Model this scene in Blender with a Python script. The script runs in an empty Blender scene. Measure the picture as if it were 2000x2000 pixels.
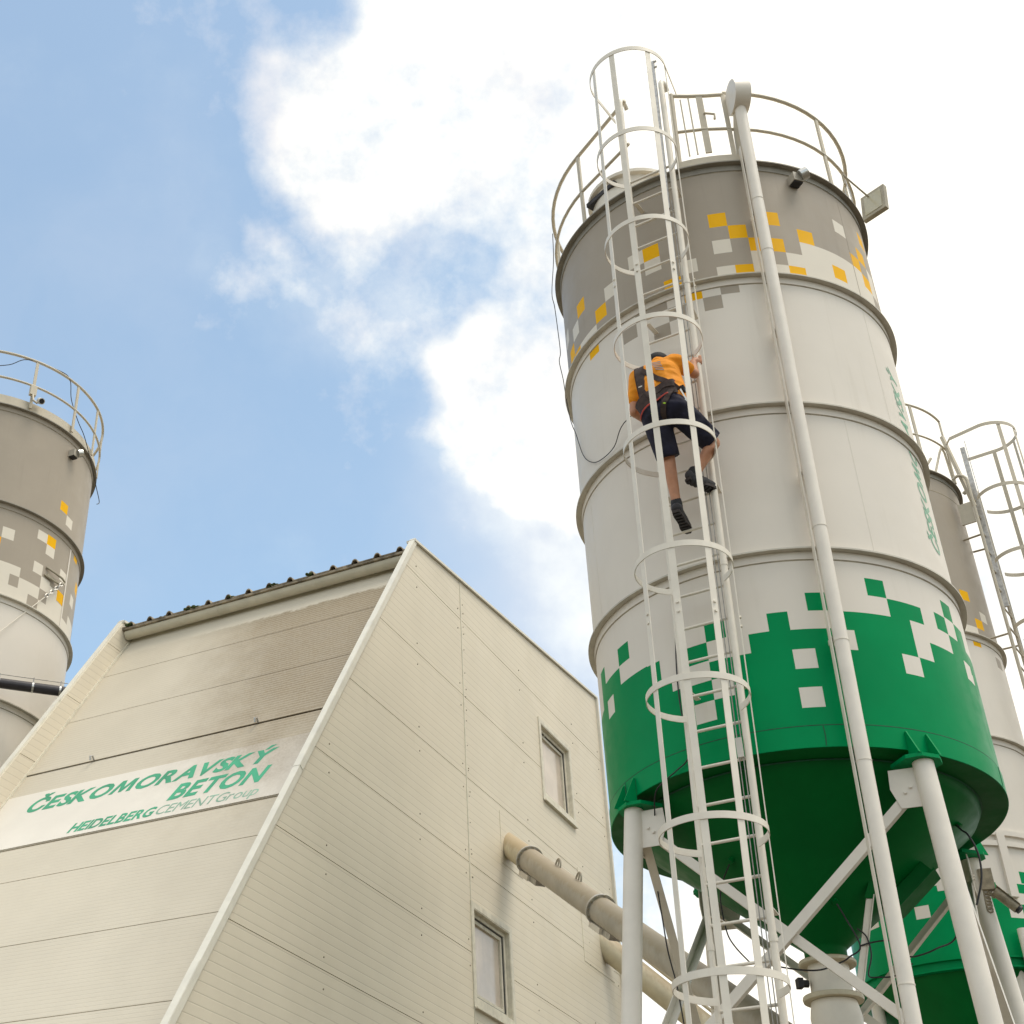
import bpy, bmesh, math, random
import numpy as np
from mathutils import Vector, Matrix
from mathutils.bvhtree import BVHTree
from mathutils import noise as mnoise
random.seed(7); R_=math.radians; PI=math.pi
V=Vector
scn=bpy.context.scene; COL=scn.collection

# ------------------------------------------------------------------ camera
CAMZ=1.6; FPX=2822.1963; PITCH=.6006; ROLL=.0437
cam_d=bpy.data.cameras.new('camera'); cam=bpy.data.objects.new('camera',cam_d); COL.objects.link(cam)
F=V((0,math.cos(PITCH),math.sin(PITCH))); U0=V((0,-math.sin(PITCH),math.cos(PITCH))); R0=V((1,0,0))
Rt=R0*math.cos(ROLL)+U0*math.sin(ROLL); Up=-R0*math.sin(ROLL)+U0*math.cos(ROLL)
cam.matrix_world=Matrix(((Rt.x,Up.x,-F.x,0),(Rt.y,Up.y,-F.y,0),(Rt.z,Up.z,-F.z,CAMZ),(0,0,0,1)))
cam_d.sensor_width=36; cam_d.lens=FPX/2000*36
cam_d.shift_x=(1000-565.3943)/2000; cam_d.shift_y=-(1000-960.4806)/2000
cam_d.clip_end=2000; cam_d.clip_start=.05
scn.camera=cam

# ------------------------------------------------------------------ sun, sky, exposure
SUN=V((.50,-.30,1.35)).normalized()
sl=bpy.data.lights.new('sun','SUN'); sl.energy=1.05; sl.angle=R_(30); sl.color=(1,.89,.74)
so=bpy.data.objects.new('sun',sl); COL.objects.link(so); so.rotation_euler=(-SUN).to_track_quat('-Z','Y').to_euler()
so.location=(20,-8,30)
scn.view_settings.view_transform='Standard'; scn.view_settings.look='None'; scn.view_settings.gamma=1
scn.view_settings.exposure=1.12

class NT:
    def __init__(s,tree): s.t=tree; s.n=tree.nodes; s.l=tree.links
    def new(s,typ,**k):
        n=s.n.new(typ)
        for a,b in k.items(): setattr(n,a,b)
        return n
    def val(s,sock,v):
        if isinstance(v,bpy.types.NodeSocket): s.l.new(v,sock)
        elif v is not None: sock.default_value=v
    def math(s,op,a,b=None,c=None,clamp=False):
        n=s.new('ShaderNodeMath',operation=op,use_clamp=clamp)
        for i,v in enumerate((a,b,c)):
            if v is not None: s.val(n.inputs[i],v)
        return n.outputs[0]
    def vmath(s,op,a,b=None,out=0):
        n=s.new('ShaderNodeVectorMath',operation=op); s.val(n.inputs[0],a)
        if b is not None: s.val(n.inputs[1],b)
        return n.outputs['Value'] if op in ('DOT_PRODUCT','DISTANCE','LENGTH') else n.outputs[0]
    def noise(s,vec,scale,detail=4,rough=.55,dist=0):
        n=s.new('ShaderNodeTexNoise'); s.val(n.inputs['Vector'],vec)
        n.inputs['Scale'].default_value=scale; n.inputs['Detail'].default_value=detail; n.inputs['Roughness'].default_value=rough; n.inputs['Distortion'].default_value=dist
        return n.outputs['Fac']
    def ramp(s,v,a,b,lo=0.,hi=1.,smooth=True):
        n=s.new('ShaderNodeMapRange'); n.interpolation_type='SMOOTHSTEP' if smooth else 'LINEAR'
        s.val(n.inputs[0],v); s.val(n.inputs[1],a); s.val(n.inputs[2],b); s.val(n.inputs[3],lo); s.val(n.inputs[4],hi); return n.outputs[0]
    def mix(s,f,a,b,blend='MIX'):
        n=s.new('ShaderNodeMix',data_type='RGBA',blend_type=blend); s.val(n.inputs[0],f)
        for i,v in ((6,a),(7,b)):
            if not isinstance(v,bpy.types.NodeSocket) and len(v)==3: v=(*v,1)
            s.val(n.inputs[i],v)
        return n.outputs[2]

world=bpy.data.worlds.new('World'); scn.world=world; world.use_nodes=True
w=NT(world.node_tree); w.n.clear()
sky=w.new('ShaderNodeTexSky',sky_type='NISHITA',sun_disc=False); sky.sun_elevation=math.asin(SUN.z); sky.sun_rotation=math.atan2(SUN.x,SUN.y)
sky.air_density=1.0; sky.dust_density=1.0; sky.ozone_density=1.0
tc=w.new('ShaderNodeTexCoord').outputs['Generated']
warp=w.new('ShaderNodeTexNoise'); w.l.new(tc,warp.inputs['Vector']); warp.inputs['Scale'].default_value=7; warp.inputs['Detail'].default_value=4
dirv=w.vmath('ADD',tc,w.vmath('MULTIPLY',w.vmath('SUBTRACT',warp.outputs['Color'],(.5,.5,.5)),(.13,.13,.13)))
def lobe(c,r,g=1.): return w.math('MULTIPLY',w.math('SUBTRACT',1,w.math('DIVIDE',w.vmath('DISTANCE',dirv,c),r)),g)
den=w.math('ADD',lobe((.55,.47,.69),.50,2.2),.22)                                   # the big bank of cloud to the right
for c,r,k in (((.062,.655,.753),.088,.04),((.155,.785,.600),.072,.20),((.11,.61,.785),.10,.05),((.215,.655,.725),.13,.25)):
    den=w.math('MAXIMUM',den,w.math('MINIMUM',w.math('ADD',lobe(c,r,1.9),k),.50))
den=w.math('MAXIMUM',den,w.math('SUBTRACT',lobe((-.012,.72,.694),.075,.8),.62)); den=w.math('MAXIMUM',den,w.math('SUBTRACT',lobe((.03,.745,.665),.10,.7),.80))
rest=w.math('MULTIPLY',w.math('SUBTRACT',w.noise(tc,2.2,3),.42),3.6)   # broken cloud over the rest of the sky
rest=w.math('SUBTRACT',rest,w.ramp(w.vmath('DISTANCE',tc,(-.25,.74,.62)),.30,.62,3.,0.))
den=w.math('MAXIMUM',den,rest)
fb=w.noise(tc,13,9,.6); fb2=w.noise(tc,34,8,.62)
dd=w.math('ADD',den,w.math('ADD',w.math('MULTIPLY',w.math('SUBTRACT',fb,.5),2.0),w.math('MULTIPLY',w.math('SUBTRACT',fb2,.5),.9)))
hole=w.ramp(w.vmath('DISTANCE',dirv,(.105,.725,.681)),.0,.10,.38,0.)
dd=w.math('SUBTRACT',dd,hole)
veil=w.math('ADD',.17,w.math('MULTIPLY',w.ramp(w.noise(dirv,4,7,.6),.42,.8),.10))   # thin high haze over the blue
veil=w.math('ADD',veil,w.ramp(w.vmath('DISTANCE',dirv,(.22,.82,.53)),.03,.20,.5,0.)); veil=w.math('ADD',veil,w.math('MULTIPLY',w.ramp(w.vmath('DISTANCE',dirv,(.10,.715,.69)),.0,.15,.34,0.),w.ramp(w.noise(tc,16,8,.65),.3,.7)))
cover=w.math('MAXIMUM',w.ramp(dd,-.75,1.0),veil)
shade=w.ramp(w.math('ADD',w.noise(tc,9,6,.6),w.math('MULTIPLY',den,.22)),.38,.70)
ccol=w.mix(shade,(.70,.69,.70),(1.0,.95,.84))
b1=w.new('ShaderNodeBackground'); w.l.new(w.mix(1.,sky.outputs[0],(.92,1.07,.97),'MULTIPLY'),b1.inputs[0]); b1.inputs[1].default_value=.115
b2=w.new('ShaderNodeBackground'); w.l.new(ccol,b2.inputs[0]); b2.inputs[1].default_value=.625
ms=w.new('ShaderNodeMixShader'); w.l.new(cover,ms.inputs[0]); w.l.new(b1.outputs[0],ms.inputs[1]); w.l.new(b2.outputs[0],ms.inputs[2])
wo=w.new('ShaderNodeOutputWorld'); w.l.new(ms.outputs[0],wo.inputs[0])

# ------------------------------------------------------------------ materials
def material(name,col,rough=.45,metal=0.,var=.06,scale=3.,streak=0.,streakcol=None,bump=.0,bscale=40.,spec=.5,coat=0.,speck=0.,speckcol=(.12,.07,.04)):
    m=bpy.data.materials.new(name); m.use_nodes=True; t=NT(m.node_tree); p=t.n['Principled BSDF']
    pos=t.new('ShaderNodeNewGeometry').outputs['Position']
    n1=t.noise(pos,scale,5,.6)
    c=t.mix(t.ramp(n1,.3,.7),tuple(x*(1-var) for x in col),tuple(min(1,x*(1+var)) for x in col))
    if streak>0:      # rain streaks: noise stretched along z
        sp=t.vmath('MULTIPLY',pos,(1,1,.06)); s1=t.noise(sp,14,5,.6); s2=t.noise(pos,1.3,3)
        f=t.math('MULTIPLY',t.math('MULTIPLY',t.ramp(s1,.52,.74),t.ramp(s2,.35,.65)),streak)
        c=t.mix(f,c,streakcol or tuple(x*.45 for x in col))
    if speck>0:
        c=t.mix(t.math('MULTIPLY',t.ramp(t.noise(pos,28,6,.7),.68,.78),speck),c,speckcol)
    t.l.new(c,p.inputs['Base Color']); p.inputs['Metallic'].default_value=metal
    t.l.new(t.ramp(t.noise(pos,6,4),.2,.8,max(0,rough-.08),min(1,rough+.1)),p.inputs['Roughness'])
    p.inputs['Specular IOR Level'].default_value=spec; p.inputs['Coat Weight'].default_value=coat; p.inputs['Coat Roughness'].default_value=.15
    if bump>0:
        b=t.new('ShaderNodeBump'); b.inputs['Strength'].default_value=bump; b.inputs['Distance'].default_value=.01
        t.l.new(t.noise(pos,bscale,4),b.inputs['Height']); t.l.new(b.outputs[0],p.inputs['Normal'])
    return m
M={}
M['white']=material('silo_white_paint',(.72,.67,.60),.46,var=.025,scale=1.2,streak=.16,streakcol=(.47,.42,.33),bump=.05,bscale=3,speck=.12,spec=.25)
M['grey']=material('silo_grey_paint',(.37,.322,.262),.46,var=.04,scale=1.2,streak=.12,bump=.03,bscale=5,spec=.2)
M['silver']=material('silo_light_square_paint',(.71,.655,.56),.44,var=.02,spec=.25)
M['yellow']=material('yellow_square_paint',(.86,.455,.0),.55,var=.03,spec=.12)
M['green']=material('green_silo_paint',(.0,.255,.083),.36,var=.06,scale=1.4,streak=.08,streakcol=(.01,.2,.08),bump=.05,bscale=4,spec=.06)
M['green_shaded']=material('green_silo_paint_shaded',(.0,.12,.022),.46,var=.08,scale=2,streak=.1,bump=.05,bscale=8,spec=.12)  # same green paint, darkened to put the underside shade into its colour
M['flange']=material('dusty_flange_paint',(.55,.52,.45),.55,var=.10,scale=6,streak=.25,streakcol=(.2,.17,.12),bump=.1,speck=.2)
M['flange_grey']=material('dusty_grey_flange_paint',(.27,.25,.21),.55,var=.12,scale=6,bump=.1,speck=.2)
M['seam']=material('brown_seam_line',(.36,.31,.22),.8,var=.3,scale=12)  # brownish tone for the thin seam rings
M['gseam']=material('green_weld_seam',(.003,.09,.04),.7,var=.3,scale=12)
M['ladder']=material('ladder_white_paint',(.76,.71,.62),.46,var=.05,scale=5,streak=.12,streakcol=(.5,.36,.2),bump=.0,speck=.08,speckcol=(.35,.2,.1))
M['pipe']=material('pipe_white_paint',(.76,.71,.635),.44,var=.04,scale=4,bump=.03,speck=.08)
M['beige']=material('beige_rail_paint',(.53,.475,.375),.5,var=.06,scale=6)
M['galv']=material('galvanised_steel',(.50,.49,.47),.42,metal=.7,var=.2,scale=25)
M['steel']=material('bare_steel_wire',(.35,.34,.32),.45,metal=.8,var=.2,scale=25)
M['conv']=material('conveyor_grey_paint',(.43,.395,.335),.5,var=.10,scale=5,streak=.3,streakcol=(.26,.2,.13),bump=.1,speck=.25)
M['convcream']=material('conveyor_cream_paint',(.60,.54,.40),.5,var=.08,scale=5,streak=.3,streakcol=(.35,.26,.15),bump=.1)
M['black']=material('black_rubber',(.02,.019,.022),.55,var=.3,scale=20)
M['duct']=material('black_plastic_pipe',(.03,.027,.033),.38,var=.2,scale=8)
M['chrome']=material('zinc_clamp',(.6,.6,.58),.3,metal=.9,var=.1)
M['dirty']=material('dusty_camera_housing',(.34,.29,.21),.6,var=.25,scale=18,bump=.15,speck=.4)
M['lamp']=material('floodlight_housing',(.33,.295,.22),.55,var=.12,scale=9)
M['lampglass']=material('floodlight_glass',(.45,.42,.31),.2,var=.05)
M['trim']=material('verge_trim_paint',(.74,.71,.62),.45,var=.05,scale=6,bump=.05,speck=.35,speckcol=(.30,.24,.16))
M['core']=material('dark_wall_core',(.09,.075,.055),.9)
M['frame']=material('window_frame_paint',(.68,.64,.53),.5,var=.10,scale=14,streak=.3,streakcol=(.3,.25,.17),bump=.08,speck=.5,speckcol=(.25,.2,.12))
M['gasket']=material('window_gasket',(.06,.055,.055),.6)
M['glass']=material('window_pane_with_blind',(.60,.52,.44),.12,var=.10,scale=2.2,streak=.25,streakcol=(.5,.45,.42),spec=.8)
M['roof']=material('fibre_cement_sheet',(.29,.245,.18),.9,var=.5,scale=9,bump=.6,bscale=30,speck=.9,speckcol=(.42,.30,.06))
M['moss']=material('moss',(.045,.065,.015),.95,var=.6,scale=40,bump=.8,bscale=90)
M['gutter']=material('gutter_paint',(.62,.58,.46),.42,var=.06,scale=5)
M['letter']=material('faded_green_lettering',(.055,.36,.20),.5,var=.18,scale=3)
M['letter_faint']=material('very_faded_green_lettering',(.26,.44,.33),.5,var=.2,scale=3)
M['letter_silo']=material('green_lettering',(.12,.36,.22),.4,var=.05)  # green lightened so the grazing reflection is part of the colour
M['ground']=material('dusty_concrete_yard',(.085,.066,.042),.9,var=.25,scale=.5,bump=.3,bscale=14)
M['skin']=material('skin',(.52,.25,.145),.5,var=.10,scale=12)
M['shirt']=material('orange_tshirt',(.86,.31,.012),.8,var=.05,scale=9,bump=.35,bscale=18)
M['shorts']=material('navy_shorts',(.013,.013,.032),.85,var=.25,scale=14,bump=.5,bscale=22)
M['harness']=material('brown_harness_web',(.045,.026,.022),.75,var=.3,scale=30)
M['red']=material('red_harness_edge',(.45,.05,.03),.7)
M['shoe']=material('black_work_shoe',(.028,.026,.03),.65,var=.4,scale=30,bump=.3,bscale=70)
M['sole']=material('black_and_red_shoe_sole',(.03,.022,.02),.7,var=.4,scale=40,speck=.9,speckcol=(.35,.03,.03))
M['hair']=material('black_cap',(.012,.012,.014),.7)
M['tag']=material('pale_printed_tag',(.62,.60,.55),.6)
M['reflect']=material('grey_reflective_print',(.50,.46,.42),.4)
M['lime']=material('lime_strap_end',(.45,.75,.02),.6)

# cream sandwich panels: fine horizontal ribs along a given direction, with stains in their own shape
def dusty(m,col):      # cement dust lying on what faces up
    t=NT(m.node_tree); p=t.n['Principled BSDF']; l=p.inputs['Base Color'].links[0].from_socket; g=t.new('ShaderNodeNewGeometry')
    z=t.new('ShaderNodeSeparateXYZ'); t.l.new(g.outputs['Normal'],z.inputs[0]); n=t.noise(t.vmath('MULTIPLY',g.outputs['Position'],(1,1,.3)),16,6,.7)
    f=t.ramp(t.math('ADD',z.outputs[2],t.math('MULTIPLY',t.math('SUBTRACT',n,.5),.9)),.05,.55,0.,.85); t.l.new(t.mix(f,l,col),p.inputs['Base Color'])
dusty(M['conv'],(.33,.275,.195)); dusty(M['convcream'],(.40,.31,.19))
def panel_material(name,col,axis,origin,pitch,front=False):
    m=bpy.data.materials.new(name); m.use_nodes=True; t=NT(m.node_tree); p=t.n['Principled BSDF']
    pos=t.new('ShaderNodeNewGeometry').outputs['Position']
    rel=t.vmath('SUBTRACT',pos,origin); a=t.vmath('DOT_PRODUCT',rel,axis)
    fr=t.math('FRACT',t.math('DIVIDE',a,pitch)); tri=t.math('ABSOLUTE',t.math('SUBTRACT',fr,.5))
    rib=t.ramp(tri,.0,.085 if not front else .15,1.,0.)
    c=t.mix(t.ramp(t.noise(pos,.9,5,.6),.3,.7),tuple(x*.955 for x in col),tuple(min(1,x*1.03) for x in col))
    c=t.mix(t.math('MULTIPLY',rib,.30 if not front else .08),c,tuple(x*.5 for x in col))
    if front:
        fa=t.vmath('DOT_PRODUCT',rel,tuple(FRH)); n=t.noise(pos,2.6,6,.65); n2=t.noise(pos,9,7,.7)
        upper=t.ramp(t.math('ADD',a,t.math('MULTIPLY',t.math('SUBTRACT',n2,.5),.22)),.40,.47)
        side=t.ramp(t.math('ADD',t.math('ADD',fa,t.math('MULTIPLY',a,.30)),t.math('MULTIPLY',t.math('SUBTRACT',n,.5),1.1)),1.7,3.5,1.,.12)
        low=t.ramp(t.math('ADD',a,t.math('MULTIPLY',t.math('SUBTRACT',n,.5),1.6)),2.4,5.2,1.,.18)
        wet=t.math('MULTIPLY',t.math('MULTIPLY',upper,side),t.math('MULTIPLY',low,t.ramp(t.noise(pos,42,5,.7),.3,.7,.72,.96)))
        c=t.mix(wet,c,(.26,.20,.125))
        lines=t.math('MULTIPLY',t.math('MULTIPLY',rib,wet),.8); c=t.mix(lines,c,(.62,.55,.42))
    else:
        sp=t.vmath('MULTIPLY',pos,(1,1,.12)); s1=t.math('MULTIPLY',t.ramp(t.noise(sp,5,6,.65),.55,.8),t.ramp(t.noise(pos,.8,3),.4,.7))
        c=t.mix(t.math('MULTIPLY',s1,.10),c,(.36,.28,.17))
    t.l.new(c,p.inputs['Base Color']); t.l.new(t.ramp(t.noise(pos,5,4),.2,.8,.38,.55),p.inputs['Roughness']); p.inputs['Specular IOR Level'].default_value=.2
    b=t.new('ShaderNodeBump'); b.inputs['Strength'].default_value=.35; b.inputs['Distance'].default_value=.004; b.invert=True
    t.l.new(t.math('ADD',rib,t.math('MULTIPLY',t.noise(pos,3,3),.6)),b.inputs['Height']); t.l.new(b.outputs[0],p.inputs['Normal'])
    return m

# ------------------------------------------------------------------ mesh helpers
WL={}
class MB:
    def __init__(s): s.v=[]; s.f=[]; s.mi=[]
    def add(s,vs,fs,mi=0):
        o=len(s.v); s.v+= [tuple(x) for x in vs]; s.f+=[tuple(i+o for i in f) for f in fs]; s.mi+=[mi]*len(fs); return s
    def box(s,c,ax,ay,az,hx,hy,hz,mi=0):
        c,ax,ay,az=V(c),V(ax).normalized(),V(ay).normalized(),V(az).normalized()
        vs=[c+ax*hx*i+ay*hy*j+az*hz*k for k in (-1,1) for j in (-1,1) for i in (-1,1)]
        return s.add(vs,[(0,2,3,1),(4,5,7,6),(0,1,5,4),(2,6,7,3),(0,4,6,2),(1,3,7,5)],mi)
    def beam(s,p0,p1,w,h,up=(0,0,1),mi=0):
        p0,p1=V(p0),V(p1); d=(p1-p0); L=d.length; d.normalize(); sd=d.cross(V(up)); 
        if sd.length<1e-4: sd=d.cross(V((1,0,0)))
        sd.normalize(); u=sd.cross(d); return s.box((p0+p1)/2,d,sd,u,L/2,w/2,h/2,mi)
    def tube(s,pts,r,seg=12,cap=True,mi=0,closed=False):
        pts=[V(p) for p in pts]; n=len(pts); rs=r if isinstance(r,(list,tuple)) else [r]*n
        T=[]
        for i in range(n):
            a=pts[(i-1)%n] if (closed or i>0) else pts[i]; b=pts[(i+1)%n] if (closed or i<n-1) else pts[i]; T.append((b-a).normalized())
        x=T[0].cross(V((0,0,1))); 
        if x.length<.05: x=T[0].cross(V((1,0,0)))
        x.normalize(); vs=[]
        for i in range(n):
            x=(x-T[i]*x.dot(T[i])).normalized(); y=T[i].cross(x)
            for k in range(seg):
                a=2*PI*k/seg; vs.append(pts[i]+(x*math.cos(a)+y*math.sin(a))*rs[i])
        fs=[]
        for i in range(n if closed else n-1):
            j=(i+1)%n
            for k in range(seg):
                l=(k+1)%seg; fs.append((i*seg+k,i*seg+l,j*seg+l,j*seg+k))
        if cap and not closed: fs+= [tuple(reversed(range(seg))),tuple(range((n-1)*seg,n*seg))]
        return s.add(vs,fs,mi)
    def lathe(s,c,prof,seg=96,a0=0,a1=2*PI,mi=0,close=False):
        full=abs(a1-a0)>=2*PI-1e-6; na=seg if full else seg+1; vs=[]
        for i in range(na):
            a=a0+(a1-a0)*i/seg
            for r,z in prof: vs.append((c[0]+r*math.cos(a),c[1]+r*math.sin(a),z))
        k=len(prof); fs=[]; kk=k if close else k-1
        for i in range(seg):
            j=(i+1)%na if full else i+1
            for q in range(kk):
                q2=(q+1)%k; fs.append((i*k+q,j*k+q,j*k+q2,i*k+q2))
        if not full and close: fs+=[tuple(range(k)),tuple(reversed(range((na-1)*k,na*k)))]
        return s.add(vs,fs,mi)
    def strip(s,path,wv,nv,w,t,mi=0):      # flat bar: path points, per point width vector and normal
        n=len(path); vs=[]
        for p,a,b in zip(path,wv,nv):
            p,a,b=V(p),V(a),V(b)
            vs+=[p+a*w/2+b*t/2,p-a*w/2+b*t/2,p-a*w/2-b*t/2,p+a*w/2-b*t/2]
        fs=[(i*4+k,i*4+(k+1)%4,(i+1)*4+(k+1)%4,(i+1)*4+k) for i in range(n-1) for k in range(4)]
        fs+=[(3,2,1,0),tuple((n-1)*4+k for k in range(4))]
        return s.add(vs,fs,mi)
    def prism(s,poly,org,ex,ey,ez,t,mi=0):  # polygon in (ex,ey) extruded along ez by t
        org,ex,ey,ez=V(org),V(ex),V(ey),V(ez); n=len(poly)
        vs=[org+ex*a+ey*b for a,b in poly]+[org+ex*a+ey*b+ez*t for a,b in poly]
        fs=[tuple(reversed(range(n))),tuple(range(n,2*n))]+[(i,(i+1)%n,n+(i+1)%n,n+i) for i in range(n)]
        return s.add(vs,fs,mi)
    def sphere(s,c,r,seg=12,rings=8,mi=0):
        c=V(c); r=V(r) if not isinstance(r,(int,float)) else V((r,r,r)); vs=[]
        for i in range(rings+1):
            a=PI*i/rings
            for k in range(seg):
                b=2*PI*k/seg; vs.append((c.x+r.x*math.sin(a)*math.cos(b),c.y+r.y*math.sin(a)*math.sin(b),c.z+r.z*math.cos(a)))
        fs=[(i*seg+k,(i+1)*seg+k,(i+1)*seg+(k+1)%seg,i*seg+(k+1)%seg) for i in range(rings) for k in range(seg)]
        return s.add(vs,fs,mi)
    def build(s,name,mats,parent=None,smooth=35,recalc=True):
        a=np.array(s.v); c=V((a.max(0)+a.min(0))/2)
        if parent is None: c.z=float(a[:,2].min())
        me=bpy.data.meshes.new(name); me.from_pydata([tuple(V(x)-c) for x in s.v],[],s.f); 
        if isinstance(mats,str): mats=[mats]
        for m in mats: me.materials.append(M[m] if isinstance(m,str) else m)
        me.polygons.foreach_set('material_index',s.mi)
        if recalc:
            bm=bmesh.new(); bm.from_mesh(me); bmesh.ops.recalc_face_normals(bm,faces=bm.faces); bm.to_mesh(me); bm.free()
        me.update()
        if smooth: 
            me.shade_smooth(); me.set_sharp_from_angle(angle=R_(smooth))
        return link(name,me,c,parent)
def link(name,me,c,parent=None):
    o=bpy.data.objects.new(name,me); COL.objects.link(o); WL[o]=V(c)
    if parent: o.parent=parent; o.location=V(c)-WL[parent]
    else: o.location=V(c)
    return o
def tag(o,label=None,cat=None,group=None,kind=None):
    for k,v in (('label',label),('category',cat),('group',group),('kind',kind)):
        if v: o[k]=v
    return o
def thing(name,loc,label,cat,group=None):
    o=bpy.data.objects.new(name,None); COL.objects.link(o); o.location=V(loc); o.empty_display_size=.2; WL[o]=V(loc); return tag(o,label,cat,group)
def again(o,c):      # another object sharing the same mesh, placed at world point c
    return link(o.name.split('.')[0],o.data,c,o.parent)
def clip(poly,a,b,c):   # keep a*x+b*y<=c
    out=[]
    for i in range(len(poly)):
        p,q=poly[i],poly[(i+1)%len(poly)]; dp=a*p[0]+b*p[1]-c; dq=a*q[0]+b*q[1]-c
        if dp<=0: out.append(p)
        if (dp<0<dq) or (dq<0<dp): k=dp/(dp-dq); out.append((p[0]+(q[0]-p[0])*k,p[1]+(q[1]-p[1])*k))
    return out
def glyph(ch,bold):
    if ch=='M' and bold>0:   # heavy splayed capital, drawn as one clean outline
        P=[(0,0),(.10,.7),(.265,.7),(.41,.30),(.555,.7),(.72,.7),(.82,0),(.66,0),(.607,.42),(.462,.03),(.358,.03),(.213,.42),(.16,0)]
        return np.array([(x,y,0) for x,y in P]),[tuple(range(len(P)))]
    cu=bpy.data.curves.new('txt','FONT'); cu.body=ch; cu.offset=bold; cu.size=1; cu.resolution_u=3; cu.fill_mode='FRONT'
    o=bpy.data.objects.new('txt',cu); COL.objects.link(o); e=o.evaluated_get(bpy.context.evaluated_depsgraph_get()); me=e.to_mesh()
    a=np.array([v.co[:] for v in me.vertices]); fs=[tuple(p.vertices) for p in me.polygons]; e.to_mesh_clear(); bpy.data.objects.remove(o); bpy.data.curves.remove(cu)
    a[:,0]-=a[:,0].min(); return a,fs
def text_mesh(body,width,shear=.25,bold=.0,height=None,sp=.055):
    """2D lettering scaled to a width and cap height (x right, y up, baseline 0)"""
    x=0; vs=[]; fs=[]
    for k,ch in enumerate(body):
        a,f=glyph(ch,bold); o=len(vs); kern=-.13 if body[k-1:k+1] in ('AV',) else (-.06 if body[k-1:k+1] in ('RA','KO','VS','KÝ','TO','RG','SK') else 0)
        x+=kern; vs+=[(v[0]+x,v[1],0) for v in a]; fs+=[tuple(i+o for i in q) for q in f]; x+=a[:,0].max()+sp
    a=np.array(vs); hh=.70 if height is None else height/.70
    a[:,0]+=a[:,1]*shear; a[:,0]-=a[:,0].min(); a[:,0]*=width/a[:,0].max(); a[:,1]*=hh; return a,fs
# ------------------------------------------------------------------ ground
g=MB(); g.add([(-400,-400,0),(400,-400,0),(400,400,0),(-400,400,0)],[(0,1,2,3)])
tag(g.build('ground',['ground'],smooth=0),'dusty concrete yard around the plant','ground',kind='structure')

# ------------------------------------------------------------------ silos
class Frame:
    def __init__(s,x,y,R): s.x,s.y,s.R=x,y,R; s.b=math.atan2(-y,-x)
    def p(s,th,r,z): return V((s.x+r*math.cos(s.b+th),s.y+r*math.sin(s.b+th),z))
    def n(s,th): return V((math.cos(s.b+th),math.sin(s.b+th),0))
    def t(s,th): return V((-math.sin(s.b+th),math.cos(s.b+th),0))
S1=Frame(4.2225,10.9373,1.5); S2=Frame(8.258,17.09,1.24); S3=Frame(-4.437,17.145,1.575)
PM=['white','grey','silver','yellow','green','letter_silo']; W_,G_,L_,Y_,N_=0,1,2,3,4
def course(fr,z0,z1,base,rects,parent,label=None):
    R=fr.R; us={-PI*R,PI*R}; zs={z0,z1}
    rr=[r for r in rects if r[3]>z0+1e-4 and r[2]<z1-1e-4]
    for u0,u1,a,b,c in rr:
        us|={max(-PI*R,u0),min(PI*R,u1)}; zs|={max(z0,a),min(z1,b)}
    us=sorted(us); out=[us[0]]
    for u in us[1:]:
        if u-out[-1]<1e-4: continue
        k=max(1,math.ceil((u-out[-1])/.07)); u0=out[-1]; out+=[u0+(u-u0)*i/k for i in range(1,k+1)]
    zs=sorted(zs); zs=[zs[0]]+[b for a,b in zip(zs,zs[1:]) if b-a>1e-4]
    if len(out)>2: out=out[:-1]
    n=len(out); vs=[fr.p(u/R,R,z) for z in zs for u in out]; mb=MB(); mb.v=[tuple(v) for v in vs]
    for j in range(len(zs)-1):
        zc=(zs[j]+zs[j+1])/2
        for i in range(n):
            i2=(i+1)%n; uc=(out[i]+(out[i2] if i2 else PI*R))/2; m=base
            for u0,u1,a,b,c in rr:
                if u0<=uc<=u1 and a<=zc<=b: m=c
            mb.f.append((j*n+i,j*n+i2,(j+1)*n+i2,(j+1)*n+i)); mb.mi.append(m)
    o=mb.build('shell_course',PM,parent)
    if label: o['label']=label
    return o
def flange(fr,z,parent,mat,collar,w=.0594,up=0):
    R=fr.R; mb=MB()
    mb.lathe((fr.x,fr.y),[(R-.002,z+.014),(R+w,z+.014),(R+w,z),(R+.010,z),(R-.002,z)],144,mi=0)
    o=mb.build('flange_ring',[mat],parent)
    c=MB(); c.lathe((fr.x,fr.y),[(R-.002,z-.001),(R+.0085,z-.001),(R+.0085,z-.070),(R-.002,z-.072)],144)
    c.build('collar_band',[collar],o)
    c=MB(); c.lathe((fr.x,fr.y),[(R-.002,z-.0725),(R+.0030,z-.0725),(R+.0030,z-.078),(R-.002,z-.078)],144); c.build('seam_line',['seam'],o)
    return o
def put_letters(fr,body,width,height,u_base,z_start,parent,mat,bold,R):
    a,fs=text_mesh(body,width,.28,bold,height)
    # subdivide not needed: letters are small against the radius
    mb=MB(); mb.add([fr.p((u_base-y)/fr.R,R,z_start+x) for x,y,_ in a],fs); return mb.build('lettering',[mat],parent,smooth=0,recalc=False)

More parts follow.
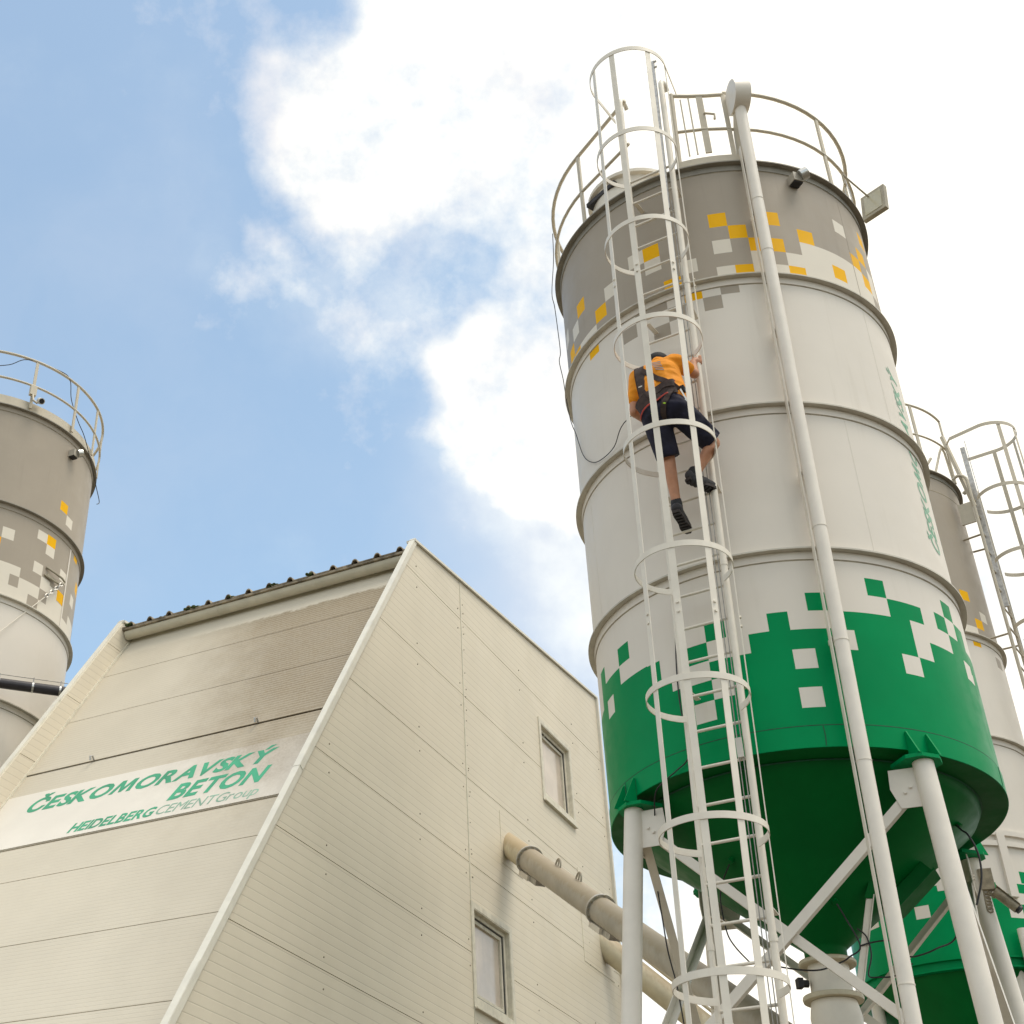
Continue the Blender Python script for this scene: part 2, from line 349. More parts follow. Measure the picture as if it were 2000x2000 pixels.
# ---- the tall silo with the ladder
Z0,Z1,Z2,Z3,Z4=12.0345,10.604,9.1481,7.7191,6.0759
silo=thing('silo',(S1.x,S1.y,0),'tall white and green silo carrying the climber\'s caged ladder and a long filler pipe','silo')
def cells(u0,pitch,zt,lst):
    return [(u0+pitch*k,u0+pitch*(k+n),zt[r+1],zt[r],c) for k,n,r,c in lst]
zu={-2:11.91,-1:11.755,0:11.59,1:11.43,2:11.26,3:11.095,4:10.93,5:10.77,6:10.604,7:10.44,8:10.285,9:10.13}
up=cells(.08,.16,zu,[ (5,5,3,L_),(5,6,4,L_),(5,7,5,L_),(4,1,4,L_),(4,1,5,L_),(3,1,5,L_),(2,1,4,L_),(2,1,5,L_),(0,1,5,L_),(0,1,3,L_),(-2,1,4,L_),(-5,1,2,L_),(-4,1,3,L_),(-7,1,3,L_),(-10,2,5,L_),(-11,1,3,L_),(-13,1,2,L_),(-13,1,5,L_),(8,1,0,L_),(11,1,2,L_),(11,1,3,L_),
  (0,1,1,Y_),(1,1,2,Y_),(-4,1,2,Y_),(3,1,1,Y_),(2,1,3,Y_),(3,1,3,Y_),(1,1,5,Y_),(-3,1,5,Y_),(-8,1,4,Y_),(-10,1,2,Y_),(-12,1,4,Y_),(-11,1,5,Y_),(4,1,5,Y_),(5,1,2,Y_),(7,1,4,Y_),(11,1,-1,Y_),(9,1,2,Y_),(10,1,1,Y_),(10,1,3,Y_),(10,1,2,G_),(11,1,4,G_),
  (13,9,4,L_),(16,4,3,L_),(-20,6,5,L_),(-18,2,4,Y_),(15,1,3,Y_),(20,1,4,Y_),(-24,3,5,L_),
  (-2,1,6,Y_),(-9,1,6,Y_),(0,1,6,G_),(-1,1,7,G_),(-5,2,6,G_),(-3,1,7,G_),(-4,1,8,G_),(-6,1,7,G_),(14,1,6,G_),(15,1,7,G_),(-16,1,6,G_)])
lo=[(-6,6,6.0,7.05,N_),(-1.86,-1.72,6.0,7.385,N_),(-1.72,-1.415,6.0,7.22,N_),(-1.415,-1.25,7.23,7.388,N_),(-1.415,-1.05,6.0,7.065,N_),(-1.05,-.915,6.0,7.058,N_),
 (-.915,-.654,6.86,7.1,W_),(-.822,-.654,6.75,7.1,W_),(-.654,-.325,6.4,7.1,W_),(-.652,-.485,6.905,7.063,N_),(-.652,-.485,6.574,6.74,N_),(-.652,-.325,6.0,6.412,N_),(-.485,-.325,7.063,7.223,N_),(-.485,-.325,6.74,6.89,N_),(-.485,-.325,6.0,6.573,N_),
 (-.325,-.16,6.888,7.2,W_),(-.16,-.005,6.9,7.047,N_),(-.16,-.005,7.047,7.2,W_),(-.005,.148,6.9,7.2,N_),(.148,.552,7.04,7.2,W_),(.298,.445,7.195,7.352,N_),(.552,.943,7.0,7.191,N_),(.45,.614,6.862,7.03,W_),(.784,.943,7.352,7.508,N_),
 (.943,1.268,7.0,7.35,N_),(1.12,1.283,6.882,7.2,W_),(1.268,1.59,7.055,7.6,W_),(.969,1.131,6.715,6.88,W_),(1.43,1.578,7.22,7.37,N_),(1.578,1.73,7.38,7.535,N_),(1.578,1.73,7.0,7.22,N_),(1.73,1.9,7.0,7.38,N_),(1.76,1.92,6.91,7.07,W_),(1.9,2.2,7.0,7.2,N_),
 (.135,.298,6.71,6.873,W_),(.132,.296,6.393,6.557,W_),(-1.72,-1.57,6.895,7.056,W_),(2.3,2.46,7.05,7.36,N_),(2.6,2.76,6.7,6.86,W_),(3.2,3.5,7.05,7.2,N_),(-2.3,-2.14,7.05,7.36,N_),(-2.8,-2.64,6.7,6.86,W_),(-3.6,-3.2,7.05,7.2,N_)]
course(S1,Z1,Z0,G_,up,silo,'grey top course with yellow and white squares'); course(S1,Z2,Z1,W_,up,silo); course(S1,Z3,Z2,W_,[],silo)
course(S1,Z4,Z3,W_,lo,silo,'bottom course with a green stepped pattern of squares')
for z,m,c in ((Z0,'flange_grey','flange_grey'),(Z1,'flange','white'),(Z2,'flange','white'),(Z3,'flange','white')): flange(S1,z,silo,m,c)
# skirt: welded bottom band, vertical butt weld, under-ring, hopper
mb=MB(); mb.lathe((S1.x,S1.y),[(1.5,6.245),(1.5075,6.243),(1.5075,6.0765),(1.5,6.0765)],144); sk=mb.build('skirt_band',['green'],silo)
mb=MB(); mb.lathe((S1.x,S1.y),[(1.5,6.253),(1.506,6.252),(1.506,6.2455),(1.5,6.2455)],144); mb.build('weld_line',['gseam'],sk)
for th in (.165,1.3,-1.0,2.6,-2.3):
    mb=MB(); mb.strip([S1.p(th+.004*math.sin(7*k),1.508,6.085+.04*k) for k in range(5)],[S1.t(th)]*5,[S1.n(th)]*5,.007,.004); mb.build('weld_line',['gseam'],sk)
mb=MB(); mb.lathe((S1.x,S1.y),[(1.5,6.09),(1.5,6.074),(1.31,6.074),(1.31,6.09)],144); mb.build('bottom_ring_plate',['green_shaded'],silo)
mb=MB(); mb.lathe((S1.x,S1.y),[(1.315,6.20),(1.306,6.05),(1.27,5.985),(.165,5.09),(.155,5.075),(.155,4.985)],144); hop=mb.build('hopper_cone',['green_shaded'],silo,smooth=60)
mb=MB(); mb.lathe((S1.x,S1.y),[(1.312,6.0735),(1.318,6.068),(1.309,6.060)],144); mb.build('weld_line',['gseam'],hop)
for th,k in ((.292,.254),(-.733,.602),(1.302,.872),(2.4,.6)):
    r=.165+(1.27-.165)*k; z=5.09+(5.985-5.09)*k; nn=(S1.n(th)*.635-V((0,0,.772))).normalized(); c=S1.p(th,r,z)
    mb=MB(); mb.tube([c-nn*.03,c+nn*.035],.022,10); o=mb.build('air_nozzle',['green_shaded'],hop)
# poking hatch and bracket on the cone
th=1.38; k=.46; c=S1.p(th,.165+1.105*k,5.09+.895*k); nn=(S1.n(th)*.635-V((0,0,.772))).normalized(); dn=(S1.n(th)*.772+V((0,0,.635))).normalized()
mb=MB(); mb.box(c+nn*.05,dn,S1.t(th),nn,.19,.10,.05); hb=mb.build('inspection_hatch',['green_shaded'],hop)
mb=MB(); mb.box(c+nn*.108,dn,S1.t(th),nn,.21,.12,.006); mb.build('hatch_cover',['green_shaded'],hb)
mb=MB(); mb.box(c+nn*.02+dn*-.2+S1.t(th)*.02,dn,S1.t(th),nn,.05,.03,.04); mb.build('hatch_hinge',['green_shaded'],hb)
# roof with low kerb, filter hood
mb=MB(); mb.lathe((S1.x,S1.y),[(1.52,12.05),(1.52,12.085),(1.495,12.09),(.1,12.30),(.0,12.30)],144); rf=mb.build('roof',['beige'],silo)
mb=MB(); c=S1.p(-.62,1.02,0); mb.lathe((c.x,c.y),[(.42,12.1),(.42,12.42),(.46,12.43),(.46,12.47),(.30,12.53),(0,12.55)],40); mb.build('filter_housing',['ladder'],rf)
mb=MB(); cc=S1.p(-.66,1.40,12.36); mb.box(cc,S1.t(-.66),S1.n(-.66),(0,0,1),.20,.05,.025); mb.build('vent_slot',['black'],rf)
mb=MB(); mb.lathe((S1.x,S1.y),[(1.545,12.052),(1.545,12.14),(1.535,12.14),(1.535,12.052)],40,S1.b-.07,S1.b+.32,close=True); mb.build('kick_plate',['beige'],silo)
put_letters(S1,'ČESKOMORAVSKÝ',1.93,.150,1.872,8.07,silo,'letter_silo',.026,1.5022)
put_letters(S1,'BETON',.78,.165,2.36,8.20,silo,'letter_silo',.030,1.5022)
for th,a,b in ((1.02,Z1+.02,Z0-.09),(1.0,Z2+.02,Z1-.09),(-.15,Z2+.02,Z1-.09),(.62,Z3+.02,Z2-.09),(-1.1,Z3+.02,Z2-.09),(2.6,Z3,Z2-.1),(-2.4,Z2,Z1-.1)):
    mb=MB(); mb.strip([S1.p(th,1.5005,a),S1.p(th,1.5005,b)],[S1.t(th)]*2,[S1.n(th)]*2,.007,.0016); mb.build('weld_line',['grey' if a>Z1 else ('white' if a>Z3 else 'green')],silo,smooth=0)
# legs, head plates, gussets, cross braces
LEGS=[(.61,1.52,.045),(-.95,1.495,.12),(2.18,1.50,.08),(-2.52,1.50,.08)]
def legpt(i,z): th,r,k=LEGS[i]; return S1.p(th,r+k*(6-z),z)
for i in range(4):
    th=LEGS[i][0]; n,t=S1.n(th),S1.t(th)
    mb=MB(); mb.tube([legpt(i,5.985),legpt(i,.02)],.073,28); lg=mb.build('leg',['pipe'],silo)
    c=legpt(i,6.0); mb=MB()
    mb.prism([(-.14,-.17),(-.15,.02),(-.07,.10),(.07,.10),(.15,.02),(.14,-.17)],c+V((0,0,-.012)),t,n,V((0,0,1)),.028); hp=mb.build('head_plate',['green'],lg)
    for s_ in (-1,1):
        mb=MB(); mb.prism([(1.509,6.017),(1.509,6.215),(1.525,6.215),(1.62,6.017)],V((S1.x,S1.y,0))+t*(s_*.085-.005),n,V((0,0,1)),t,.010); mb.build('stiffener_rib',['green'],hp)
    mb=MB(); mb.sphere(c+n*.01+t*.0+V((0,0,-.03)),.018,8,6); mb.build('bolt',['green'],hp)
    mb=MB(); b=legpt(i,.03); mb.box(b,n,t,(0,0,1),.15,.15,.02); mb.build('base_plate',['pipe'],lg)
FACES=[(1,0),(0,2),(2,3),(3,1)]
for fi,(i,j) in enumerate(FACES):
    for a,b,off in ((i,j,.0),(j,i,.022)):
        top,bot=legpt(a,5.86),legpt(b,3.70); d=(bot-top).normalized(); hd=V((d.x,d.y,0)).normalized(); nn=hd.cross(V((0,0,1)))
        if nn.dot(legpt(a,5)-V((S1.x,S1.y,5)))<0: nn=-nn
        P=top+hd*.09-nn*off
        mb=MB(); p0=P+d*.04; p1=bot-d*.12-nn*off; sd=d.cross(nn).normalized()
        # angle iron: two thin legs
        mb.box((p0+p1)/2,d,sd,nn,(p1-p0).length/2,.034,.004); 
        lay=1 if sd.z>0 else -1
        mb.box((p0+p1)/2+sd*(-.031*lay)-nn*.034,d,nn,sd,(p1-p0).length/2,.030,.004)
        br=mb.build('brace',['pipe' if fi==0 else 'ladder'],silo)
        mb=MB(); g0=top+hd*.075; mb.prism([(0,.10),(.19,.10),(.20,-.04),(.15,-.19),(0,-.19)],g0-nn*(off-.006)-hd*.02,hd,V((0,0,1)),nn,.008); gp=mb.build('gusset_plate',['pipe'],silo)
        for q in (.06,.115):
            mb=MB(); mb.tube([g0+d*q+nn*(.012-off),g0+d*q+nn*(.03-off)],.012,6); mb.build('bolt',['pipe'],gp)
# ---- discharge neck, butterfly valve and flexible sleeve under the tall silo
val=thing('discharge_valve',(S1.x,S1.y,4.115),'cream discharge valve below the green hopper cone of the tall silo','valve')
mb=MB(); mb.lathe((S1.x,S1.y),[(.10,4.995),(.205,4.995),(.21,4.987),(.21,4.967),(.20,4.960),(.10,4.960)],48); mb.build('top_flange',['convcream'],val)
mb=MB(); mb.lathe((S1.x,S1.y),[(.150,4.960),(.150,4.765),(.156,4.715)],48); vb=mb.build('valve_body',['ladder'],val)
mb=MB(); c=S1.p(-1.2,.17,4.825); mb.tube([c,S1.p(-1.2,.235,4.825)],.028,10); mb.box(S1.p(-1.2,.235,4.825),S1.n(-1.2),S1.t(-1.2),(0,0,1),.02,.035,.035); mb.build('actuator_stub',['black'],vb)
mb=MB(); mb.lathe((S1.x,S1.y),[(.10,4.740),(.215,4.735),(.22,4.720),(.215,4.700),(.10,4.695)],48); mb.build('lower_flange',['convcream'],val)
mb=MB(); mb.lathe((S1.x,S1.y),[(.165,4.695),(.185,4.585),(.18,4.465),(.15,4.345),(.14,4.115)],48); mb.build('flexible_sleeve',['ladder'],val,smooth=60)
# hanging strut beside the valve
mb=MB(); p0=V((4.432,10.430,5.350)); p1=V((4.235,10.476,4.646)); mb.beam(p0,p1,.042,.012,S1.n(.3)); mb.beam(p0+S1.t(.3)*.027,p1+S1.t(.3)*.027,.007,.04,S1.n(.3)); hs=mb.build('hanger_strut',['ladder'],silo)
mb=MB(); mb.prism([(-.05,.0),(.05,0),(.015,.14),(-.015,.14)],p0+V((0,0,-.03)),S1.t(.5),(S1.n(.7)*.3+V((0,0,.95))).normalized(),S1.n(.5),.012); mb.build('bracket_fin',['green_shaded'],hop)
# ------------------------------------------------------------------ caged ladders
class Lad:
    def __init__(s,fr,th,rho,kt): s.o=V((fr.x,fr.y,0)); s.nv=fr.n(th); s.tv=fr.t(th); s.rho=rho; s.kt=kt
    def p(s,x,y,z): return s.o+s.nv*(s.rho+y)+s.tv*(x+s.kt*(z-8))+V((0,0,z))
RH,CC=.362,.3595
def cage_ladder(L,root,z0,z1,zr0,pitch,zrtop,hoops,phis,mat,shell_y,z_cage0,half=.2,standoffs=()):
    for sx in (-half-.028,half):
        mb=MB(); a=1 if sx>0 else -1; sr_=.0265 if sx>0 else .021
        pts=[L.p(sx,0,z0),L.p(sx,0,z0+(z1-z0)*.33),L.p(sx,0,z0+(z1-z0)*.66),L.p(sx,0,z1)]+[L.p(sx,-.10*(1-math.cos(q)),z1+.12*math.sin(q)) for q in (.4,.8,1.2,1.57,1.95,2.35)]
        st=mb.tube(pts,sr_,16) and mb.build('stile',[mat],root)
        for z in [q for q in (zr0+2.9*k+.4 for k in range(6)) if q<z1-1]:   # pipe sleeves
            c=MB(); c.tube([L.p(sx,0,z),L.p(sx,0,z+.05)],sr_+.0035,14); c.build('sleeve',[mat],st)
    r0=None; z=zr0
    while z-pitch>z0+.2: z-=pitch
    while z<zrtop:
        c=L.p(0,0,z)
        if r0 is None:
            mb=MB(); mb.tube([L.p(-half-.028,0,z),L.p(half,0,z)],.0115,10); r0=mb.build('rung',[mat],root); c0=WL[r0]-c
        else: again(r0,c+c0)
        z+=pitch
    for i,zh in enumerate(hoops):
        c=L.p(0,CC,zh); lim=R_(146); N=48; top=(i==len(hoops)-1)
        if top: lim=R_(92)
        path=[];nv=[]
        for k in range(N+1):
            a=-lim+2*lim*k/N; d=L.nv*math.cos(a)+L.tv*math.sin(a); path.append(c+d*RH); nv.append(d)
        if top:
            e1=L.p(-half-.12,-.06,zh-.02); e2=L.p(half+.12,-.06,zh-.02)
            path=[e1]+path+[e2]; nv=[-L.tv]+nv+[L.tv]
        mb=MB(); mb.strip(path,[V((0,0,1))]*len(path),nv,.05,.006); h=mb.build('cage_hoop',[mat],root,smooth=50)
    for (f0,f1) in phis:
        zz=[q for q in hoops if q>=z_cage0-.01]; zz=[min(hoops)]+[q for q in np.linspace(min(hoops),max(hoops),24)][1:]
        path=[];wv=[];nv=[]
        for q in zz:
            k=(q-6.34)/(12.94-6.34); a=R_(f0+(f1-f0)*k); d=L.nv*math.cos(a)+L.tv*math.sin(a)
            path.append(L.p(0,CC,q)+d*(RH-.0065)); nv.append(d); wv.append((-L.nv*math.sin(a)+L.tv*math.cos(a)))
        mb=MB(); mb.strip(path,wv,nv,.05,.006); sp=mb.build('cage_strap',[mat],root,smooth=20)
        for q in [x+.52 for x in hoops[1::3] if x+.7<max(hoops)]:
            k=(q-6.34)/(12.94-6.34); a=R_(f0+(f1-f0)*k); d=L.nv*math.cos(a)+L.tv*math.sin(a)
            for dz in (0,.075):
                b=MB(); c=L.p(0,CC,q+dz)+d*(RH-.004); b.tube([c,c+d*.012],.011,6); b.build('bolt',[mat],sp)
    for z in standoffs:
        for sx in (-half,half):
            mb=MB(); mb.beam(L.p(sx,-.015,z),L.p(sx*.92,shell_y,z),.04,.008); mb.build('standoff_bar',[mat],root)
lad=thing('cage_ladder',(3.2,9.5,0),'long white ladder with safety cage that the worker in orange climbs','ladder')
LA=Lad(S1,-.2603,1.69,.0217)
HOOPS=[2.28,3.29,4.31,5.32,6.34,7.42,8.53,9.63,10.74,11.84,12.94]
cage_ladder(LA,lad,.25,13.06,4.264,.2848,12.2,HOOPS,[(-34,-42),(9.0,-2.5),(50.5,54),(104,101)],'ladder',-.185,2.28,standoffs=(2.4,4.9,6.6,8.35,10.2,11.7))
mb=MB(); mb.beam(LA.p(.125,.03,11.4),LA.p(.150,.03,13.42),.045,.02,LA.nv); sr=mb.build('safety_rail',['galv'],lad)
for z in (13.30,13.38): mb=MB(); mb.tube([LA.p(.17,.05,z),LA.p(.20,.05,z)],.012,6); mb.build('bolt',['galv'],sr)
for x in (.135,.165):
    mb=MB(); mb.tube([LA.p(x,.02,.5),LA.p(x,.02,6),LA.p(x,.02,11.5)],.004,6); mb.build('safety_cable',['steel'],lad)
mb=MB(); mb.box(LA.p(.15,.03,6.05),LA.tv,LA.nv,(0,0,1),.022,.008,.075); mb.build('cable_tag',['tag'],lad)

# ------------------------------------------------------------------ guardrail of the tall silo
def rail_arc(fr,r,z,a0,a1,n=60): return [fr.p(a0+(a1-a0)*k/n,r,z) for k in range(n+1)]
gr=thing('guardrail',(S1.x,S1.y,12.05),'beige guardrail round the roof of the tall silo with the ladder','guardrail')
def guard(fr,root,r,zb,zm,zt,a0,a1,posts,mat,rr=.019,lead=None,leadm=None):
    pts=rail_arc(fr,r,zt,a0,a1); mb=MB(); mb.tube(pts+(lead or []),rr,12); mb.build('handrail',[mat],root,smooth=50)
    pts=rail_arc(fr,r,zm,a0,a1); mb=MB(); mb.tube(pts+(leadm or []),rr*.85,12); mb.build('mid_rail',[mat],root,smooth=50)
    for th in posts:
        mb=MB(); mb.box(fr.p(th,r,(zb+zt)/2),fr.t(th),fr.n(th),(0,0,1),.020,.010,(zt-zb)/2-.004); mb.build('post',[mat],root,smooth=0)
lh=LA.p(-.2,-.06,13.16); lm_=LA.p(-.2,-.04,12.52)
guard(S1,gr,1.515,12.05,12.52,13.04,.28,2*PI-.79,[.28,.985,1.7,2.42,3.14,-2.42,-1.65,-.79],'beige',lead=[lh],leadm=[lm_])
# gate beside the ladder head
gt=MB(); gt.tube([S1.p(-.03,1.515,13.10),S1.p(.06,1.515,13.05),S1.p(.17,1.515,13.02),S1.p(.28,1.515,13.02)],.019,10); gt.build('gate_top_rail',['beige'],gr)
gt=MB(); gt.tube([S1.p(-.04,1.515,12.58),S1.p(.12,1.515,12.55),S1.p(.28,1.515,12.53)],.016,10); gt.build('gate_mid_rail',['beige'],gr)
for th,w in ((.012,.007),(.062,.007),(.13,.030)):
    gt=MB(); gt.box(S1.p(th,1.515,12.62),S1.t(th),S1.n(th),(0,0,1),w,.008,.40); gt.build('gate_bar',['beige'],gr,smooth=0)
gt=MB(); gt.tube([S1.p(.14,1.53,12.76),S1.p(.205,1.53,12.73),S1.p(.20,1.53,12.66)],.012,8); gt.build('gate_latch',['beige'],gr)
mb=MB(); mb.tube([S1.p(-.06,1.52,12.06),S1.p(-.05,1.52,12.6),S1.p(-.04,1.515,13.12)],.026,12); mb.build('gate_post',['beige'],gr)

# ------------------------------------------------------------------ filler pipe
fp=thing('filler_pipe',S1.p(.25,1.645,0),'long white vertical filler pipe up the front of the tall silo with a drum head','pipe')
def fpp(z): return S1.p(.3405-.0075*(12.63-z)-.0,1.645,z)
mb=MB(); mb.tube([fpp(z) for z in (12.66,10,8,6,4,2,.4)],.0525,28); mb.build('pipe',['pipe'],fp)
for z in (11.42,10.78,7.85,6.85,5.9,4.36,2.4): 
    mb=MB(); mb.tube([fpp(z-.004),fpp(z+.004)],.0555,28); mb.build('weld_ring',['ladder'],fp)
mb=MB(); a=[fpp(z)+S1.t(.3)*(-.066)-S1.n(.3)*.03 for z in (12.15,9,6,4)]; mb.strip(a,[S1.n(.3)]*4,[S1.t(.3)]*4,.05,.008); mb.build('mounting_channel',['ladder'],fp,smooth=0)
for z in (11.3,9.9,8.4,6.9): mb=MB(); mb.box(fpp(z)-S1.n(.32)*.09,S1.n(.32),S1.t(.32),(0,0,1),.035,.05,.02); mb.build('bracket',['pipe'],fp)
dax=(-S1.t(.33)*.99+S1.n(.33)*.02+V((0,0,-.02))).normalized(); c=fpp(12.66)+V((0,0,.16))
mb=MB(); mb.tube([c-dax*.075,c+dax*.075],.175,40); mb.build('drum_head',['pipe'],fp)
mb=MB(); mb.tube([c-S1.n(.33)*.02+V((0,0,-.1)),c-S1.n(.33)*.14-V((0,0,.35)),c-S1.n(.33)*.17-V((0,0,.7))],.055,20); mb.build('inlet_pipe',['beige'],fp)

# ------------------------------------------------------------------ floodlight at the silo rim
fl=thing('floodlight',(5.70,10.27,12.2),'square beige floodlight bracketed to the rim of the tall silo','floodlight')
al,ti=-.957,-.19; hv=V((math.cos(al),math.sin(al),0)); nv=V((math.sin(al),-math.cos(al),0)); uv=V((0,0,math.cos(ti)))+nv*math.sin(ti); fn=hv.cross(uv).normalized()
if fn.dot(V((0,0,CAMZ))-V((5.759,10.242,12.469)))<0: fn=-fn
c=V((5.759,10.242,12.469))
mb=MB(); mb.box(c-fn*.025,hv,uv,fn,.132,.184,.025); mb.build('housing',['lamp'],fl)
mb=MB(); mb.box(c+fn*.003,hv,uv,fn,.095,.14,.003); mb.build('front_glass',['lampglass'],fl)
mb=MB(); bp=S1.p(1.16,1.53,12.30); q1=c-hv*.05+uv*.15-fn*.045; mb.tube([bp,bp+V((0,0,.14)),q1,q1-uv*.12],.009,8); mb.build('bracket_arm',['lamp'],fl)
mb=MB(); mb.tube([S1.p(1.16,1.56,12.05),bp+S1.t(1.1)*.05+V((0,0,.1)),bp+S1.t(1.1)*.10+V((0,0,-.05)),bp+S1.t(1.1)*.09+V((0,0,-.25))],.004,6); mb.build('lamp_cable',['steel'],fl)

# ------------------------------------------------------------------ level probes near the rims
def probe(fr,th,z,label):
    n,t=fr.n(th),fr.t(th); k=thing('level_probe',fr.p(th,fr.R,z-.06),label,'sensor')
    c=fr.p(th,fr.R+.05,z)
    mb=MB(); mb.box(c,n,t,(0,0,1),.05,.05,.05); mb.build('probe_box',['conv'],k,smooth=0)
    mb=MB(); mb.tube([c+t*.02+n*.05+V((0,0,.012)),c+t*.075+n*.085+V((0,0,.04))],.058,18); mb.build('probe_lid',['chrome'],k)
    mb=MB(); mb.box(c-V((0,0,.057)),n,t,(0,0,1),.04,.045,.006); mb.build('probe_base',['black'],k,smooth=0)
probe(S1,.632,11.87,'small grey probe box near the top of the tall silo with the ladder')
probe(S3,.805,13.27,'small grey probe box below the rim of the silo behind the building')

# ------------------------------------------------------------------ cables
def cable(name,pts,r,mat,label,n=6,parent=None):
    P=[V(p) for p in pts]; out=[]
    for i in range(len(P)-1):
        p0,p1,p2,p3=P[max(i-1,0)],P[i],P[i+1],P[min(i+2,len(P)-1)]
        for k in range(n):
            t=k/n; out.append(.5*((2*p1)+(p2-p0)*t+(2*p0-5*p1+4*p2-p3)*t*t+(3*p1-p0-3*p2+p3)*t**3))
    out.append(P[-1]); mb=MB(); mb.tube(out,r,7); o=mb.build(name,[mat],parent,smooth=60)
    if label: tag(o,label,'cable')
    return o
cable('hanging_cable',[S1.p(-1.25,1.56,12.6),(2.717,11.298,12.497),(2.671,11.309,12.032),(2.685,11.306,11.837),(2.696,11.303,11.515),(2.702,11.302,11.215),(2.683,11.306,11.092),(2.704,11.301,10.868),(2.714,11.299,10.676),(2.729,11.274,10.376),S1.p(-1.25,1.54,10.05),S1.p(-1.204,1.53,9.902),S1.p(-1.112,1.52,9.553),S1.p(-.994,1.52,9.348),S1.p(-.881,1.52,9.26),S1.p(-.74,1.53,9.26),S1.p(-.6,1.6,9.36),LA.p(-.2,-.03,9.40)],.0042,'black','thin cable dangling down the edge of the tall silo to its ladder')
cable('conduit_cable',[S1.p(-.47,1.52,7.55),S1.p(-.482,1.52,7.204),S1.p(-.498,1.52,6.96),S1.p(-.506,1.52,6.727),S1.p(-.504,1.52,6.538),S1.p(-.489,1.52,6.39),S1.p(-.495,1.53,6.168),S1.p(-.567,1.53,6.101),S1.p(-.632,1.53,6.065),S1.p(-.743,1.50,6.02),S1.p(-.86,1.40,5.9)],.0055,'black','black cable running down the green course behind the ladder cage')
cable('sensor_cable',[(4.18,10.50,5.33),(4.189,10.480,5.30),(4.237,10.475,5.184),(4.299,10.45,4.972),(4.22,10.48,4.90),(4.159,10.507,4.864),(4.022,10.56,4.82),(3.878,10.614,4.83),(3.70,10.67,4.87)],.0062,'black','black cable from the hopper cone looping past the discharge valve')
cable('sensor_cable',[(4.299,10.45,4.972),(4.383,10.415,4.992),(4.496,10.367,4.994),(4.55,10.34,4.93),(4.587,10.327,4.872),(4.659,10.295,4.876),(4.762,10.248,4.912),(4.899,10.183,4.996),legpt(0,5.1)],.0062,'black','black cable strung from the hanger strut to the round leg')
cable('sensor_cable',[(4.30,10.45,5.10),(4.349,10.429,5.034),(4.358,10.426,4.902),(4.317,10.443,4.761),(4.374,10.419,4.742),(4.486,10.371,4.745),(4.60,10.32,4.82)],.0055,'black','black cable loop hanging behind the hanger strut')
cable('sensor_cable',[(5.129,10.27,5.87),(5.10,10.16,5.78),(5.104,10.082,5.709),(5.135,10.066,5.568),(5.122,10.072,5.387),(5.056,10.106,5.193)],.0075,'black','thick black cable curving down behind the round leg under the green skirt')
cable('sensor_cable',[(3.49,10.57,5.635),(3.46,10.60,5.58),(3.435,10.70,5.50),(3.421,10.77,5.383),(3.433,10.766,5.146),(3.476,10.752,5.025),(3.568,10.722,4.894)],.0055,'black','black cable hanging from the hopper cone inside the ladder cage view')
cable('sensor_cable',[(2.975,10.901,5.728),(2.979,10.9,5.541),(2.995,10.896,5.241),(3.008,10.892,5.007),(3.042,10.883,4.762),(3.062,10.877,4.478)],.0055,'black','black cable clipped along the slanting brace by the left leg')

# ------------------------------------------------------------------ second silo, behind on the right
silo2=thing('silo',(S2.x,S2.y,0),'slimmer silo with grey top and green base, partly hidden behind the tall silo','silo')
A0,A1,A2,A3=13.29,10.77,9.33,6.62
q2=[(1.187,1.34,10.922,11.068,Y_),(1.335,1.49,11.073,11.215,L_),(.87,1.19,10.77,10.924,L_),(1.03,1.18,11.30,11.45,Y_),(.88,1.03,11.07,11.22,L_),(.2,.6,10.77,10.92,L_),(.4,.56,11.1,11.25,Y_),(-.3,-.1,10.9,11.05,Y_),(-1,-.4,10.77,10.92,L_),
    (1.035,1.17,10.627,10.77,Y_),(1.456,1.615,10.45,10.6,G_),(.6,.76,10.6,10.77,G_),(.1,.26,10.45,10.6,G_)]
course(S2,A1,A0,G_,q2,silo2); course(S2,A2,A1,W_,q2,silo2); 
q2b=[(-6,6,6.5,7.51,N_),(-.42,-.257,7.161,7.305,W_),(-.125,.035,7.442,7.588,W_),(-1.12,-.917,7.2,7.33,W_),(-.75,-.58,7.36,7.52,W_),(-.9,-.75,7.46,7.6,W_),(.505,.66,7.38,7.53,W_),(.66,.82,7.27,7.40,W_),(.59,.75,7.11,7.26,W_),(.30,.46,7.35,7.52,W_),(.84,1.0,7.30,7.46,W_),(.665,.70,7.40,7.52,N_),(.82,.98,7.52,7.66,N_)]
course(S2,A3,A2,W_,q2b,silo2)
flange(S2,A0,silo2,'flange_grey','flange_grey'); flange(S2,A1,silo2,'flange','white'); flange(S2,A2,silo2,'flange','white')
for z in (8.10,7.97):
    mb=MB(); mb.lathe((S2.x,S2.y),[(1.24,z+.03),(1.275,z+.03),(1.275,z-.03),(1.24,z-.03)],120); mb.build('stiffener_band',['white'],silo2)
for k in range(14):
    th=.545+k*2*PI/14; mb=MB(); mb.box(S2.p(th,1.262,7.72),S2.t(th),S2.n(th),(0,0,1),.048,.022,.38); mb.build('stiffener_rib',['white'],silo2,smooth=0)
mb=MB(); mb.lathe((S2.x,S2.y),[(1.24,A3+.05),(1.30,A3+.045),(1.30,A3+.03),(1.262,A3+.03),(1.262,A3-.055),(1.30,A3-.06),(1.30,A3-.075),(1.18,A3-.08)],120); mb.build('flange_ring',['green'],silo2)
mb=MB(); mb.lathe((S2.x,S2.y),[(1.235,A3-.07),(1.22,A3-.15),(.15,5.35),(.14,5.2)],120); mb.build('hopper_cone',['green_shaded'],silo2,smooth=60)
